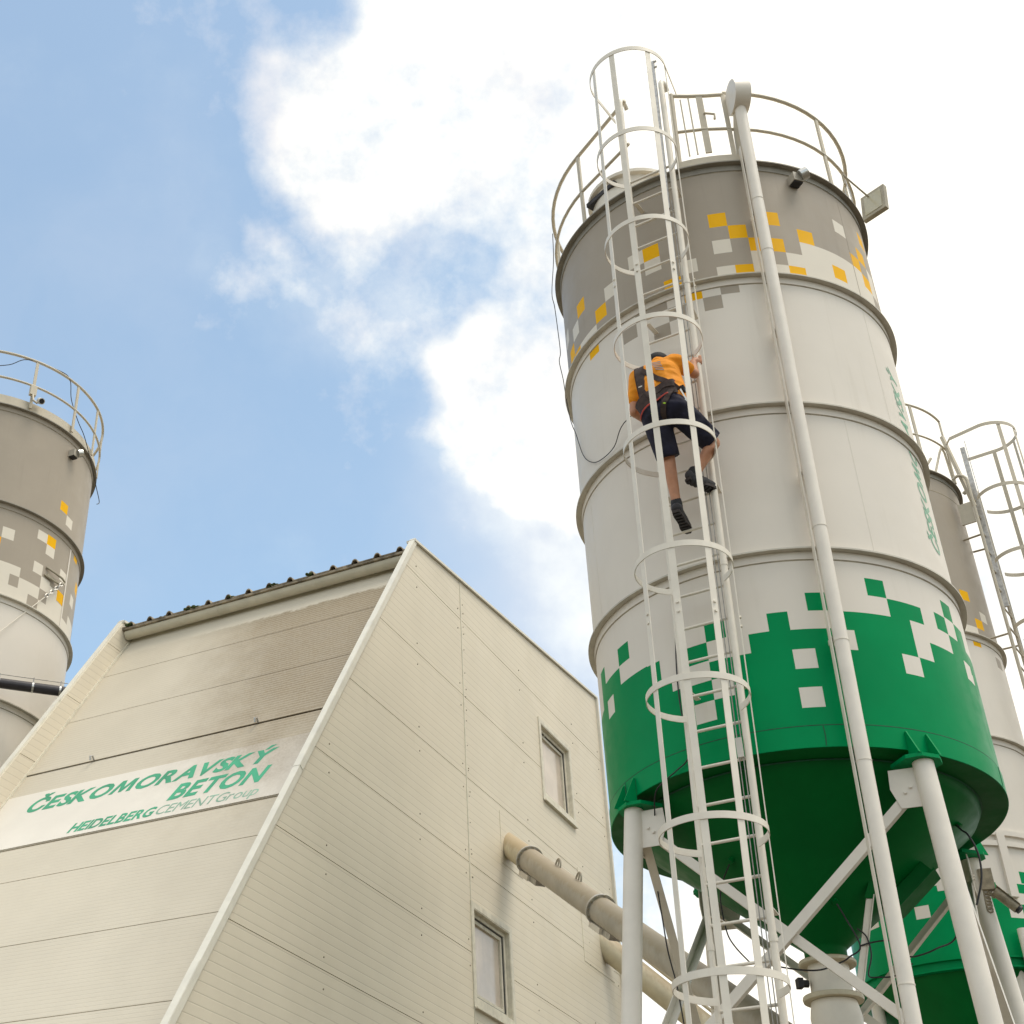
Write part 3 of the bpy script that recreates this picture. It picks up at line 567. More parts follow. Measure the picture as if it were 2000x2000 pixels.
mb=MB(); mb.lathe((S2.x,S2.y),[(1.26,A0+.02),(1.26,A0+.06),(.1,A0+.2),(0,A0+.2)],96); mb.build('roof',['beige'],silo2)
mb=MB(); mb.lathe((S2.x,S2.y),[(1.24,13.0),(1.2425,12.998),(1.2425,12.990),(1.24,12.988)],120); mb.build('weld_line',['seam'],silo2)
for k in range(4):
    th=.45+k*PI/2; mb=MB(); mb.tube([S2.p(th,1.16,A3-.06),S2.p(th,1.2,.02)],.07,20); mb.build('leg',['pipe'],silo2)
gr2=thing('guardrail',(S2.x,S2.y,A0),'beige guardrail on the slimmer silo behind the tall one','guardrail')
guard(S2,gr2,1.30,A0+.02,A0+.58,A0+1.10,-2.0,1.26,[-1.9,-1.2,-.5,.2,.75,1.26],'beige',.017)
mb=MB(); mb.tube([S2.p(1.0,1.2,A0+.1),S2.p(1.16,1.24,A0+.52),S2.p(1.2,1.26,A0+.62),S2.p(1.24,1.27,A0+.55),S2.p(1.26,1.28,A0+.05)],.016,8); mb.build('grab_loop',['beige'],gr2)
mb=MB(); mb.tube([S2.p(.80,1.2,A0+.05),S2.p(.92,1.25,A0+.28)],.018,8); mb.build('stub_pipe',['beige'],gr2)
lad2=thing('cage_ladder',S2.p(1.38,1.6,0),'beige caged ladder hung on the side of the slimmer silo','ladder')
LB=Lad(S2,1.31,1.48,.0)
cage_ladder(LB,lad2,6.2,13.2,6.4,.2848,13.0,[7.9,8.9,9.9,10.9,11.9,12.9,13.9],[(-52,-52),(-8,-8),(42,42),(95,95)],'beige',-.25,8.1,standoffs=(8.6,10.85,12.35))
mb=MB(); mb.beam(LB.p(-.05,.02,11.3),LB.p(-.05,.02,13.85),.06,.03,LB.tv); sr2=mb.build('safety_rail',['galv'],lad2)
mb=MB(); mb.beam(LB.p(-.2,0,12.8),S2.p(1.22,1.30,A0+.80),.045,.045); mb.build('diagonal_strut',['beige'],lad2)
mb=MB(); mb.tube([LB.p(-.32,-.06,13.88),S2.p(1.26,1.30,13.95)],.012,8); mb.build('hoop_tie',['beige'],lad2)
mb=MB(); mb.box(LB.p(-.2,-.12,12.72),LB.nv,LB.tv,(0,0,1),.09,.012,.16); mb.build('bracket_plate',['beige'],lad2,smooth=0)
mb=MB(); mb.tube([LB.p(.0,.06,13.98),LB.p(.0,.06,10)],.004,6); mb.build('safety_cable',['steel'],lad2)
mb=MB(); th=.30; fq=thing('filler_pipe',S2.p(.95,1.36,0),'white filler pipe standing by the green base of the slimmer silo','pipe')
mb.tube([S2.p(.50,1.34,6.95),S2.p(.50,1.34,.3)],.055,24); mb.build('pipe',['pipe'],fq)
mb=MB(); mb.tube([S2.p(.50,1.34,6.40),S2.p(.50,1.34,6.412)],.059,24); mb.build('weld_ring',['ladder'],fq)

# ------------------------------------------------------------------ third silo, behind the building on the left
silo3=thing('silo',(S3.x,S3.y,0),'white silo with grey top and yellow squares standing behind the cream building','silo')
B0,B1,B2,B3=13.53,12.0,10.65,9.27
q3=[(1.22,1.385,12.34,12.487,Y_),(1.385,1.55,12.19,12.34,L_),(.39,.56,11.50,11.665,L_),(.22,.39,11.36,11.50,Y_),(.90,1.07,11.70,11.84,L_),(1.07,1.24,11.70,11.85,Y_),(1.075,1.24,11.55,11.70,L_),(.91,1.07,11.20,11.36,L_),(-.4,.725,10.65,11.16,L_),(.585,.725,10.86,11.02,G_),(.725,.89,10.65,11.02,L_),(.89,1.07,10.65,10.85,G_),
 (1.065,1.24,11.02,11.2,L_),(1.065,1.22,10.85,11.0,G_),(.89,1.065,10.85,11.02,L_),(1.22,2.2,10.65,11.02,L_),(1.24,1.42,11.0,11.15,L_),(1.42,1.63,11.03,11.19,Y_),(1.42,1.6,11.35,11.51,L_),(1.75,1.9,11.85,12.0,Y_),(1.83,2.0,11.2,11.36,L_),(1.62,1.83,10.88,11.03,G_),(2.0,2.2,11.5,11.65,Y_),(-.3,-.1,11.3,11.45,Y_),(1.07,1.22,10.65,10.85,L_)]
course(S3,B1,B0,G_,q3,silo3); course(S3,B2,B1,G_,q3,silo3); course(S3,B3,B2,W_,[],silo3); course(S3,7.9,B3,W_,[],silo3); course(S3,6.3,7.9,N_,[],silo3)
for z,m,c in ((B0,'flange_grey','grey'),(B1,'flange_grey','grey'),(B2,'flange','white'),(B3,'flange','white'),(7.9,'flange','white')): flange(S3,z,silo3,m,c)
mb=MB(); mb.lathe((S3.x,S3.y),[(1.56,6.3),(1.4,6.28),(.15,4.9),(.14,4.7)],96); mb.build('hopper_cone',['green_shaded'],silo3,smooth=60)
mb=MB(); mb.lathe((S3.x,S3.y),[(1.60,B0+.02),(1.60,B0+.17),(.1,B0+.3),(0,B0+.3)],120); mb.build('roof',['beige'],silo3)
mb=MB(); mb.strip([S3.p(1.02,1.579,z) for z in (B1-.08,B2+.02)],[S3.t(1.02)]*2,[S3.n(1.02)]*2,.03,.006); mb.build('weld_line',['white'],silo3,smooth=0)
for k in range(4):
    th=.6+k*PI/2; mb=MB(); mb.tube([S3.p(th,1.5,6.3),S3.p(th,1.55,.02)],.075,20); mb.build('leg',['pipe'],silo3)
gr3=thing('guardrail',(S3.x,S3.y,B0),'beige guardrail on the silo behind the cream building','guardrail')
guard(S3,gr3,1.63,B0+.05,B0+.44,14.40,-1.4,2.1,[-1.2,-.55,-.15,.29,.74,1.10,1.45,1.85],'beige',.020)
cc=cable('loose_wire',[S3.p(-.15,1.63,14.1),S3.p(.05,1.63,14.2),S3.p(.2,1.64,14.37),S3.p(.5,1.64,14.42),S3.p(.62,1.64,14.38),S3.p(.68,1.62,14.1),S3.p(.80,1.62,13.85),S3.p(.92,1.63,13.7),S3.p(1.1,1.64,13.45),S3.p(1.30,1.67,13.25),S3.p(1.38,1.72,13.1),S3.p(1.33,1.7,13.0)],.006,'black','thin loose wire draped over the guardrail of the silo behind the building')
# small camera on that rail
cm=thing('security_camera',S3.p(.26,1.66,13.5),'white bullet camera clamped to a guardrail post on the silo behind the building','camera')
c=S3.p(.29,1.66,13.80); mb=MB(); mb.box(S3.p(.285,1.655,13.86),S3.t(.33),S3.n(.33),(0,0,1),.045,.03,.075); mb.build('junction_box',['beige'],cm,smooth=0)
mb=MB(); mb.tube([S3.p(.285,1.67,13.79),S3.p(.29,1.70,13.68),S3.p(.325,1.72,13.64)],.016,8); mb.build('arm',['beige'],cm)
ax=(S3.n(.3)*.8+S3.t(.3)*-.1+V((0,0,-.6))).normalized(); c=S3.p(.35,1.72,13.70)
mb=MB(); mb.tube([c-ax*.08,c+ax*.08],.045,18); mb.build('camera_body',['tag'],cm)
mb=MB(); mb.tube([c+ax*.081,c+ax*.084],.034,18); ln=mb.build('lens',['black'],cm)
# bracket eye, turnbuckle and guy rope
gy=thing('guy_rope',S3.p(.75,1.6,11.0),'steel guy rope with turnbuckle hooked to a bracket on the silo behind the building','rope')
e0=S3.p(.71,1.585,11.36); e1_=S3.p(.885,1.66,11.27); e2_=S3.p(.70,1.585,11.24)
mb=MB(); mb.tube([e0,S3.p(.80,1.63,11.33),S3.p(.87,1.66,11.31),S3.p(.905,1.67,11.28),S3.p(.89,1.66,11.24),S3.p(.85,1.63,11.22),e2_],.014,8); mb.build('bracket_eye',['lamp'],gy)
mb=MB(); mb.box(S3.p(.78,1.59,11.26),S3.t(.78),S3.n(.78),(0,0,1),.09,.012,.012); mb.build('bracket_bar',['lamp'],gy,smooth=0)
rope0=S3.p(.885,1.66,11.25); rope1=S3.p(.30,1.66,10.02); rd=(rope1-rope0).normalized()
mb=MB(); mb.tube([rope0+rd*.42,rope1,rope1+rd*1.5],.006,7); mb.build('wire',['ladder'],gy)
for k in range(7):
    c=rope0+rd*(.04+.056*k); mb=MB(); ax=V((0,0,1)).cross(rd).normalized() if k%2 else rd.cross(V((0,0,1)).cross(rd)).normalized()
    mb.tube([c+rd*.034*math.cos(a)+ax*.02*math.sin(a) for a in np.linspace(0,2*PI,12,endpoint=False)],.007,6,closed=True); mb.build('chain_link',['galv'],gy)
# black plastic pipe slung from a wire
bp_=thing('plastic_pipe',(-3.3,15.7,9.2),'black plastic pipe slung on a wire in front of the white silo','pipe')
a=V((-4.6,15.47,9.40)); b=V((-2.585,15.85,9.381)); mb=MB(); mb.tube([a,b],.062,20); mb.build('pipe',['duct'],bp_)
mb=MB(); mb.tube([a+V((0,0,.125)),b+V((0,0,.115))],.005,6); mb.build('wire',['steel'],bp_)
for k in (.60,.80,.96):
    c=a+(b-a)*k; dv=(b-a).normalized(); mb=MB(); mb.tube([c-dv*.012,c+dv*.012],.066,20,cap=True); cl=mb.build('clamp',['chrome'],bp_)
    mb=MB(); mb.tube([c+V((0,0,.06)),c+V((0,0,.13))],.007,6); mb.build('hanger',['steel'],cl)
# ------------------------------------------------------------------ cream building with the inclined front
SV=V((.53566607,.84442991,0)); FRH=V((-.84442991,.53566607,0)); PB=V((2.14008421,15.25874548,0)); ZV=V((0,0,1))
def Bd(s,f,z): return PB+SV*s+FRH*f+ZV*z
E1=Bd(-1.244,0,10.697); DN=(SV*-.5356082-ZV*.8444666).normalized(); NF=(SV*.8444666-ZV*.5356082).normalized()
def Fr(f,sl,off): return E1+FRH*f+DN*sl+NF*off
def edge(z): return -1.244-(10.697-z)*.5356082/.8444666
def topz(s): return 10.697+(s+1.244)*.1003
BW,BS=4.27,4.66
M['side']=panel_material('cream_side_panel',(.75,.685,.56),(0,0,1),(0,0,.282),.0909)
M['front']=panel_material('cream_front_panel',(.65,.595,.49),tuple(DN),tuple(E1),.05,True)
M['board']=panel_material('white_sign_sheet',(.82,.775,.70),tuple(DN),tuple(E1),50.,True)
bld=thing('plant_building',Bd(0,2,0),'cream panel-clad plant building with an inclined front and two side windows','building')
WIN=[(2.37,3.345,8.935,9.925),(.045,.985,5.80,6.765)]
JZ=[10.282,9.272,8.256,7.257,6.270,5.262,4.254,3.246,2.238,1.230,.222,.0]
def wallpanels(org_f,thick,cols,nrm):
    rows=[(JZ[0],12.)]+[(JZ[i+1],JZ[i]) for i in range(len(JZ)-1)]
    for lo_,hi in rows:
        for a,b in cols:
            g=.004
            poly=[(-9,lo_+g),(6,lo_+g),(6,hi-g),(-9,hi-g)]
            poly=clip(poly,1,0,b-g if b<4 else b)
            if a>-5: poly=clip(poly,-1,0,-(a+g))
            k=.5356082/.8444666; poly=clip(poly,-1,k,-(-1.244-10.697*k)-.0)   # s>=edge(z)
            poly=clip(poly,-.1003,1,10.697+1.244*.1003)
            if len(poly)<3: continue
            pieces=[poly]
            for s0,s1,z0,z1 in WIN:
                nxt=[]
                for p in pieces:
                    xs=[q[0] for q in p]; ys=[q[1] for q in p]
                    if max(xs)<=s0 or min(xs)>=s1 or max(ys)<=z0 or min(ys)>=z1 or org_f>1: nxt.append(p); continue
                    l=clip(p,1,0,s0); r=clip(p,-1,0,-s1); m=clip(clip(p,-1,0,-s0),1,0,s1); bt=clip(m,0,1,z0); tp=clip(m,0,-1,-z1)
                    nxt+=[q for q in (l,r,bt,tp) if len(q)>2]
                pieces=nxt
            mb=MB()
            for p in pieces: mb.prism(p,Bd(0,org_f,0),SV,ZV,FRH,thick)
            mb.build('wall_panel',['side'],bld,smooth=0)
wallpanels(0,.06,[(-9,0),(0,BS)],-FRH)
wallpanels(4.20,.07,[(-9,BS)],FRH)
def core(f,t,holes):
    poly=[(edge(0)+.05,0),(BS-.02,0),(BS-.02,topz(BS)-.05),(-1.2,topz(-1.2)-.05)]; mb=MB()
    if holes:
        segs=[-9]+sorted([x for w_ in WIN for x in w_[:2]])+[9]
        for a,b in zip(segs,segs[1:]):
            p=clip(clip(poly,-1,0,-a),1,0,b)
            h=[w_ for w_ in WIN if w_[0]<=a+1e-6 and w_[1]>=b-1e-6]
            for q in ([p] if not h else [clip(p,0,1,h[0][2]),clip(p,0,-1,-h[0][3])]):
                if len(q)>2: mb.prism(q,Bd(0,f,0),SV,ZV,FRH,t)
    else: mb.prism(poly,Bd(0,f,0),SV,ZV,FRH,t)
    return mb.build('wall_core',['core'],bld,smooth=0)
core(.062,.03,True)
mb=MB(); mb.box(Bd(BS-.03,2.13,5.6),SV,FRH,ZV,.03,2.06,5.55); mb.build('back_wall',['side'],bld,smooth=0)
# edge flashings on the side wall
mb=MB(); mb.beam(Bd(BS+.012,-.012,0),Bd(BS+.012,-.012,topz(BS)),.05,.05,FRH); mb.build('corner_flashing',['trim'],bld,smooth=0)
mb=MB(); mb.beam(Bd(-1.25,.03,topz(-1.25)+.022),Bd(BS+.04,.03,topz(BS+.04)+.022),.12,.03); mb.build('roof_edge_flashing',['trim'],bld,smooth=0)
mb=MB(); mb.beam(Bd(-1.25,4.235,topz(-1.25)+.022),Bd(BS+.04,4.235,topz(BS+.04)+.022),.12,.03); mb.build('roof_edge_flashing',['trim'],bld,smooth=0)
mb=MB(); mb.box(Bd(0,-.002,5.41),SV,FRH,ZV,.010,.004,5.40); mb.build('joint_strip',['frame'],bld,smooth=0)
for f0,f1 in ((-.014,.050),(4.220,4.285)):
    cuts=[-.06,1.85,4.45,7.0,9.7,12.6]
    for i,(a,b) in enumerate(zip(cuts,cuts[1:])):
        o=.004*(i%2); mb=MB()
        mb.prism([(0,0),(1,0),(1,1),(0,1)],Fr(f0,a-.04*(i>0),-.022-o),DN*(b-a+.04*(i>0)),FRH*(f1-f0),NF,.018)
        fo=f0-.004-o if f0<1 else f1
        mb.prism([(0,0),(1,0),(1,1),(0,1)],Fr(fo,a-.04*(i>0),-.022-o),DN*(b-a+.04*(i>0)),NF*.062,FRH,.004)
        fi=f1 if f0<1 else f0-.004
        mb.prism([(0,0),(1,0),(1,1),(0,1)],Fr(fi,a-.04*(i>0),-.022-o),DN*(b-a+.04*(i>0)),NF*.062,FRH,.004)
        mb.build('verge_trim',['trim'],bld,smooth=0)
# inclined front panels
rows=[(.02,.925),(.935,1.935),(1.945,2.990),(3.012,3.99),(4.0,4.435),(4.458,5.015),(5.025,6.02),(6.03,7.03),(7.04,8.04),(8.05,9.05),(9.06,10.06),(10.07,11.07),(11.08,12.4)]
for a,b in rows:
    mb=MB(); mb.prism([(.085,a),(4.195,a),(4.195,b),(.085,b)],Fr(0,0,.25),FRH,DN,NF,.05); mb.build('front_panel',['front'],bld,smooth=0)
mb=MB(); mb.prism([(.085,.0),(4.195,.0),(4.195,12.4),(.085,12.4)],Fr(0,0,.315),FRH,DN,NF,.03); mb.build('wall_core',['core'],bld,smooth=0)
mb=MB(); mb.prism([(.085,2.93),(4.195,2.93),(4.195,2.998),(.085,2.998)],Fr(0,0,.238),FRH,DN,NF,.010); mb.build('drip_flashing',['front'],bld,smooth=0)
for f in (3.233,1.113):
    mb=MB(); mb.tube([Fr(f,3.0,.24),Fr(f,2.985,.19),Fr(f,3.02,.17),Fr(f,3.05,.20)],.012,8); mb.build('rope_hook',['galv'],bld)
mb=MB(); mb.prism([(4.178,.0),(4.199,.0),(4.199,12.4),(4.178,12.4)],Fr(0,0,.225),FRH,DN,NF,.024); mb.build('corner_seal',['frame'],bld,smooth=0)
# eave: gutter, corrugated roof sheet, moss
gs=[]; 
for k in range(9):
    a=PI*k/8; gs.append((-1.155-.075*math.cos(a),10.575-.085*math.sin(a)))
gs+=[(-1.09,10.585),(-1.22,10.585)]
mb=MB(); mb.prism([(a,b) for a,b in gs],Bd(0,.095,0),SV,ZV,FRH,4.09); mb.build('gutter',['gutter'],bld,smooth=40)
mb=MB(); mb.prism([(-1.085,10.30),(-1.078,10.60),(-1.06,10.60),(-1.06,10.30)],Bd(0,.09,0),SV,ZV,FRH,4.10); mb.build('fascia',['gutter'],bld,smooth=0)
for f in (1.35,2.75):
    mb=MB(); mb.prism([((a+1.155)*1.05-1.155,(b-10.575)*1.05+10.575) for a,b in gs],Bd(0,f,0),SV,ZV,FRH,.03); mb.build('gutter_joint',['gutter'],bld,smooth=40)
prof=[(.03,0)]; N=14; pw=4.19/N
for i in range(N):
    x=.03+pw*(i+.5); prof+=[(x-.046,0),(x-.026,.045),(x-.008,.056),(x+.008,.056),(x+.026,.045),(x+.046,0)]
prof+=[(4.24,0)]
s0,s1=-1.262,BS; vs=[]; n=len(prof)
for tz in (.0,.016):
    for s_ in (s0,s1):
        vs+=[Bd(s_,f,topz(s_)-.085+h+tz) for f,h in prof]
fs=[]
for i in range(n-1):
    fs+=[(i,i+1,n+i+1,n+i),(2*n+i,3*n+i,3*n+i+1,2*n+i+1),(i,2*n+i,2*n+i+1,i+1),(n+i,n+i+1,3*n+i+1,3*n+i)]
mb=MB(); mb.add(vs,fs); rs=mb.build('roof_sheet',['roof'],bld,smooth=0)
mb=MB(); mb.prism([(-1.258,10.585),(-1.09,10.585),(-1.09,10.612),(-1.258,10.612)],Bd(0,.03,0),SV,ZV,FRH,4.2); mb.build('sheet_edge',['roof'],rs,smooth=0)
rnd=random.Random(3)
for i in range(9):
    f=rnd.choice([.2,.5,1.1,1.4,1.9,2.2,2.5,2.8,3.1,3.6,4.0])+rnd.uniform(-.1,.1); s_=rnd.uniform(-1.27,-1.2); mb=MB()
    for q in range(5):
        mb.sphere(Bd(s_+rnd.uniform(-.02,.02),f+rnd.uniform(-.05,.05),topz(s_)-.068+rnd.uniform(0,.02)),(rnd.uniform(.015,.035),rnd.uniform(.015,.035),rnd.uniform(.012,.024)),7,5)
    mb.build('moss_tuft',['moss'],rs,smooth=80)
# windows
for (s0,s1,z0,z1) in WIN:
    mb=MB(); fw=.065
    for a,b,c,d_ in ((s0-fw,s1+fw,z1,z1+fw),(s0-fw,s1+fw,z0-fw-.02,z0),(s0-fw,s0,z0,z1),(s1,s1+fw,z0,z1)):
        mb.prism([(a,c),(b,c),(b,d_),(a,d_)],Bd(0,-.014,0),SV,ZV,FRH,.014)
    wn=mb.build('window',['frame'],bld,smooth=0)
    mb=MB(); dp=.17; t_=.012
    for a,b,c,d_ in ((s0,s1,z1-t_,z1),(s0,s1,z0,z0+t_),(s0,s0+t_,z0+t_,z1-t_),(s1-t_,s1,z0+t_,z1-t_)):
        mb.prism([(a,c),(b,c),(b,d_),(a,d_)],Bd(0,-.010,0),SV,ZV,FRH,dp)
    mb.build('reveal',['frame'],wn,smooth=0)
    mb=MB(); a0,a1,c0,c1=s0+t_,s1-t_,z0+t_,z1-t_; k=.045
    for a,b,c,d_ in ((a0,a1,c1-k,c1),(a0,a1,c0,c0+k),(a0,a0+k,c0+k,c1-k),(a1-k,a1,c0+k,c1-k)):
        mb.prism([(a,c),(b,c),(b,d_),(a,d_)],Bd(0,.040,0),SV,ZV,FRH,.05)
    mb.build('outer_sash',['frame'],wn,smooth=0)
    mb=MB(); a0,a1,c0,c1=a0+k,a1-k,c0+k,c1-k; k=.012
    for a,b,c,d_ in ((a0,a1,c1-k,c1),(a0,a1,c0,c0+k),(a0,a0+k,c0+k,c1-k),(a1-k,a1,c0+k,c1-k)):
        mb.prism([(a,c),(b,c),(b,d_),(a,d_)],Bd(0,.050,0),SV,ZV,FRH,.05)
    mb.build('gasket',['gasket'],wn,smooth=0)
    a0,a1,c0,c1=a0+k,a1-k,c0+k,c1-k; k=.040; mb=MB()
    for a,b,c,d_ in ((a0,a1,c1-k,c1),(a0,a1,c0,c0+k),(a0,a0+k,c0+k,c1-k),(a1-k,a1,c0+k,c1-k)):
        mb.prism([(a,c),(b,c),(b,d_),(a,d_)],Bd(0,.062,0),SV,ZV,FRH,.04)
    mb.build('inner_sash',['frame'],wn,smooth=0)
    mb=MB(); mb.prism([(a0+k,c0+k),(a1-k,c0+k),(a1-k,c1-k),(a0+k,c1-k)],Bd(0,.088,0),SV,ZV,FRH,.006); mb.build('pane',['glass'],wn,smooth=0)
    mb=MB(); mb.box(Bd((s0+s1)/2,-.022,z0-fw-.028),SV,FRH,ZV,(s1-s0)/2+.05,.020,.008); mb.build('sill',['frame'],wn,smooth=0)
    if s0>2:
        mb=MB(); mb.tube([Bd(s0+.24,.07,z1-.014),Bd(s0+.27,.06,z1-.05),Bd(s0+.25,.05,z1-.075)],.012,6); mb.build('catch',['tag'],wn)
# screw heads (one part: far too many and too small to tell apart)
mb=MB()
for zj in JZ[:9]:
    for s_ in (-5.2,-3.1,-1.19,-.085,.075,1.745,3.55,4.52):
        for dz in (.12,-.155):
            z=zj+dz
            if s_<edge(z)+.15 or z>topz(s_)-.06 or any(a-.07<s_<b+.07 and c-.09<z<e+.07 for a,b,c,e in WIN): continue
            c=Bd(s_+random.uniform(-.012,.012),0,z+random.uniform(-.01,.01)); mb.tube([c,c-FRH*.006],.0085,6)
for zq in np.arange(.6,10.6,.31):
    for s_ in (.055,):
        if any(c-.09<zq<e+.07 for a,b,c,e in WIN if a<.2): continue
        c=Bd(s_,0,zq); mb.tube([c,c-FRH*.006],.006,6)
o=mb.build('screw_heads',['dirty'],bld,smooth=0); o['kind']='stuff'
# sheet patches round the conveyor holes
for s0,s1,z0,z1 in ((.89,1.50,7.55,8.18),(3.35,4.40,7.10,8.30)):
    mb=MB(); mb.prism([(s0,z0),(s1,z0),(s1,z1),(s0,z1)],Bd(0,-.005,0),SV,ZV,FRH,.005); pt=mb.build('wall_patch',['side'],bld,smooth=0)
# ---- sign on the inclined front
sg=thing('sign_board',Fr(2.1,4.43,.23),'white company sign with faded green lettering on the inclined front','sign')
mb=MB(); mb.prism([(.09,3.43),(4.175,3.43),(4.175,4.425),(.09,4.425)],Fr(0,0,.240),FRH,DN,NF,.0085); mb.build('sheet',['board'],sg,smooth=0)
def sign_text(body,f0,width,base,height,bold,shear=.26,sp=.055,mat='letter'):
    a,fs=text_mesh(body,width,shear,bold,height,sp); mb=MB()
    mb.add([Fr(f0-x,base-y,.2385) for x,y,_ in a],fs); return mb.build('lettering',[mat],sg,smooth=0,recalc=False)
sign_text('ČESKOMORAVSKÝ',3.73,3.09,3.80,.215,.036); sign_text('BETON',1.74,1.13,4.135,.245,.036)
sign_text('HEIDELBERG',2.86,1.06,4.36,.143,.032); sign_text('CEMENTGroup',1.78,1.17,4.36,.143,0.,sp=.075,mat='letter_faint')

# ------------------------------------------------------------------ screw conveyors from the silos into the building
def conveyor(p0,p1,r,mats,label,flanges,lugs,name='screw_conveyor'):
    k=thing(name,p1,label,'conveyor'); d=(p1-p0).normalized(); L=(p1-p0).length; sd=d.cross(ZV).normalized(); u=sd.cross(d)
    ts=[-.15/L]+flanges+[1.]
    for i,(a,b) in enumerate(zip(ts,ts[1:])):
        mb=MB(); mb.tube([p0+d*L*a,p0+d*L*b],r,40,cap=(i==len(ts)-2)); mb.build('tube',[mats[min(i,len(mats)-1)]],k)
    for a in flanges:
        c=p0+d*L*a; mb=MB(); mb.tube([c-d*.014,c+d*.014],r+.028,40); fl_=mb.build('flange',['galv'],k)
        for q in range(12):
            an=2*PI*q/12; w_=c+(sd*math.cos(an)+u*math.sin(an))*(r+.015); mb=MB(); mb.tube([w_+d*.013,w_+d*.03],.009,6); mb.build('bolt',['lamp'],fl_)
        for q,(w1,ln) in enumerate(((.09,.12),(.06,.09))):
            cc=c+d*(.10+.20*q)-u*(r+.02); mb=MB(); mb.box(cc,d,sd,u,ln,w1,.03); mb.build('support_foot',['pipe' if q==0 else 'galv'],k,smooth=0)
    for a in lugs:
        c=p0+d*L*a+u*(r-.005); mb=MB(); mb.tube([c+d*.06*math.cos(q)+u*.085*math.sin(q) for q in np.linspace(0,PI,10)],.011,6); mb.tube([c,c+u*.085],.009,6); mb.build('lifting_lug',['conv'],k)
    return k
conveyor(Bd(1.13,0,7.83),V((S1.x,S1.y,4.12)),.135,['convcream','conv'],'grey screw conveyor tube rising from under the tall silo into the wall',[.095,.375],[.205,.285])
cv=conveyor(Bd(4.10,0,7.50),V((S2.x,S2.y,3.5)),.150,['convcream'],'cream screw conveyor tube with a chain, lower one entering the wall',[.62],[])
p0=Bd(4.10,0,7.50); p1=V((S2.x,S2.y,3.5)); d=(p1-p0).normalized(); sd=d.cross(ZV).normalized(); u=sd.cross(d)
mb=MB(); mb.tube([p0+d*.4+u*.20,p0+d*4.6+u*.20],.022,10); mb.build('conduit',['convcream'],cv)
for k in range(22):
    c=p0+d*(1.7+.062*k)+u*(.235+.02*math.sin(k*.7)); ax=(sd if k%2 else u); mb=MB()
    mb.tube([c+d*.042*math.cos(a)+ax*.022*math.sin(a) for a in np.linspace(0,2*PI,10,endpoint=False)],.008,5,closed=True); mb.build('chain_link',['conv'],cv)

# ------------------------------------------------------------------ yard camera on the rear leg
yc=thing('security_camera',(5.80,11.19,5.4),'dusty bullet camera with coiled cable on the rear leg of the tall silo','camera')
vx=V((.926,-.377,0)).normalized()
mb=MB(); mb.box(V((5.742,11.225,5.80)),vx,vx.cross(ZV),ZV,.05,.035,.085); mb.build('junction_box',['dirty'],yc,smooth=0)
c0=V((5.79,11.19,5.685)); c1=V((5.895,11.135,5.545)); dv=(c1-c0).normalized()
mb=MB(); mb.tube([c0-dv*.02,c1],.042,18); cb=mb.build('camera_body',['dirty'],yc)
mb=MB(); mb.strip([c0+ZV*.05,c1+dv*.03+ZV*.045],[vx.cross(ZV)]*2,[ZV]*2,.09,.006); mb.build('sun_hood',['dirty'],cb,smooth=0)
mb=MB(); mb.tube([c1,c1+dv*.022],.034,18); mb.build('lens',['black'],cb)
mb=MB(); mb.tube([V((5.745,11.22,5.70)),V((5.76,11.21,5.66)),c0],.018,10); mb.build('arm',['dirty'],yc)
pts=[]
for k in range(60):
    a=k*.9; pts.append(V((5.715,11.225,5.79-.0042*k))+vx*.022*math.cos(a)+ZV*.028*math.sin(a))
mb=MB(); mb.tube(pts,.007,6); mb.build('coiled_cable',['dirty'],yc,smooth=60)

# ------------------------------------------------------------------ the climber
PO=V((S1.x,S1.y,0)); PN,PT=S1.n(-.2603),S1.t(-.2603)
def Wp(x,y,z): return PO+PN*(1.69+y)+PT*x+ZV*z
def capsule(mb,a,b,ra,rb,seg=14):
    a,b=V(a),V(b); d=(b-a); L=max(d.length,1e-5); d=d/L; pts=[];rs=[]
    for k in range(4): q=PI/2*(1-k/4); pts.append(a-d*ra*math.sin(q)); rs.append(max(.0008,ra*math.cos(q)))
    pts.append(a); rs.append(ra); pts.append(b); rs.append(rb)
    for k in range(1,5): q=PI/2*k/4; pts.append(b+d*rb*math.sin(q)); rs.append(max(.0008,rb*math.cos(q)))
    mb.tube(pts,rs,seg)
def fuse(mb,voxel,smooth,disp=None):
    me=bpy.data.meshes.new('t'); me.from_pydata(mb.v,[],mb.f); bm=bmesh.new(); bm.from_mesh(me); bmesh.ops.recalc_face_normals(bm,faces=bm.faces); bm.to_mesh(me); bm.free()
    o=bpy.data.objects.new('t',me); COL.objects.link(o)
    r=o.modifiers.new('r','REMESH'); r.mode='VOXEL'; r.voxel_size=voxel
    if smooth: s_=o.modifiers.new('s','SMOOTH'); s_.factor=.5; s_.iterations=smooth
    e=o.evaluated_get(bpy.context.evaluated_depsgraph_get()); m2=e.to_mesh(); out=MB()
    out.add([v.co[:] for v in m2.vertices],[tuple(p.vertices) for p in m2.polygons]); e.to_mesh_clear(); bpy.data.objects.remove(o); bpy.data.meshes.remove(me)
    if disp: out.v=[tuple(disp(V(v))) for v in out.v]
    return out
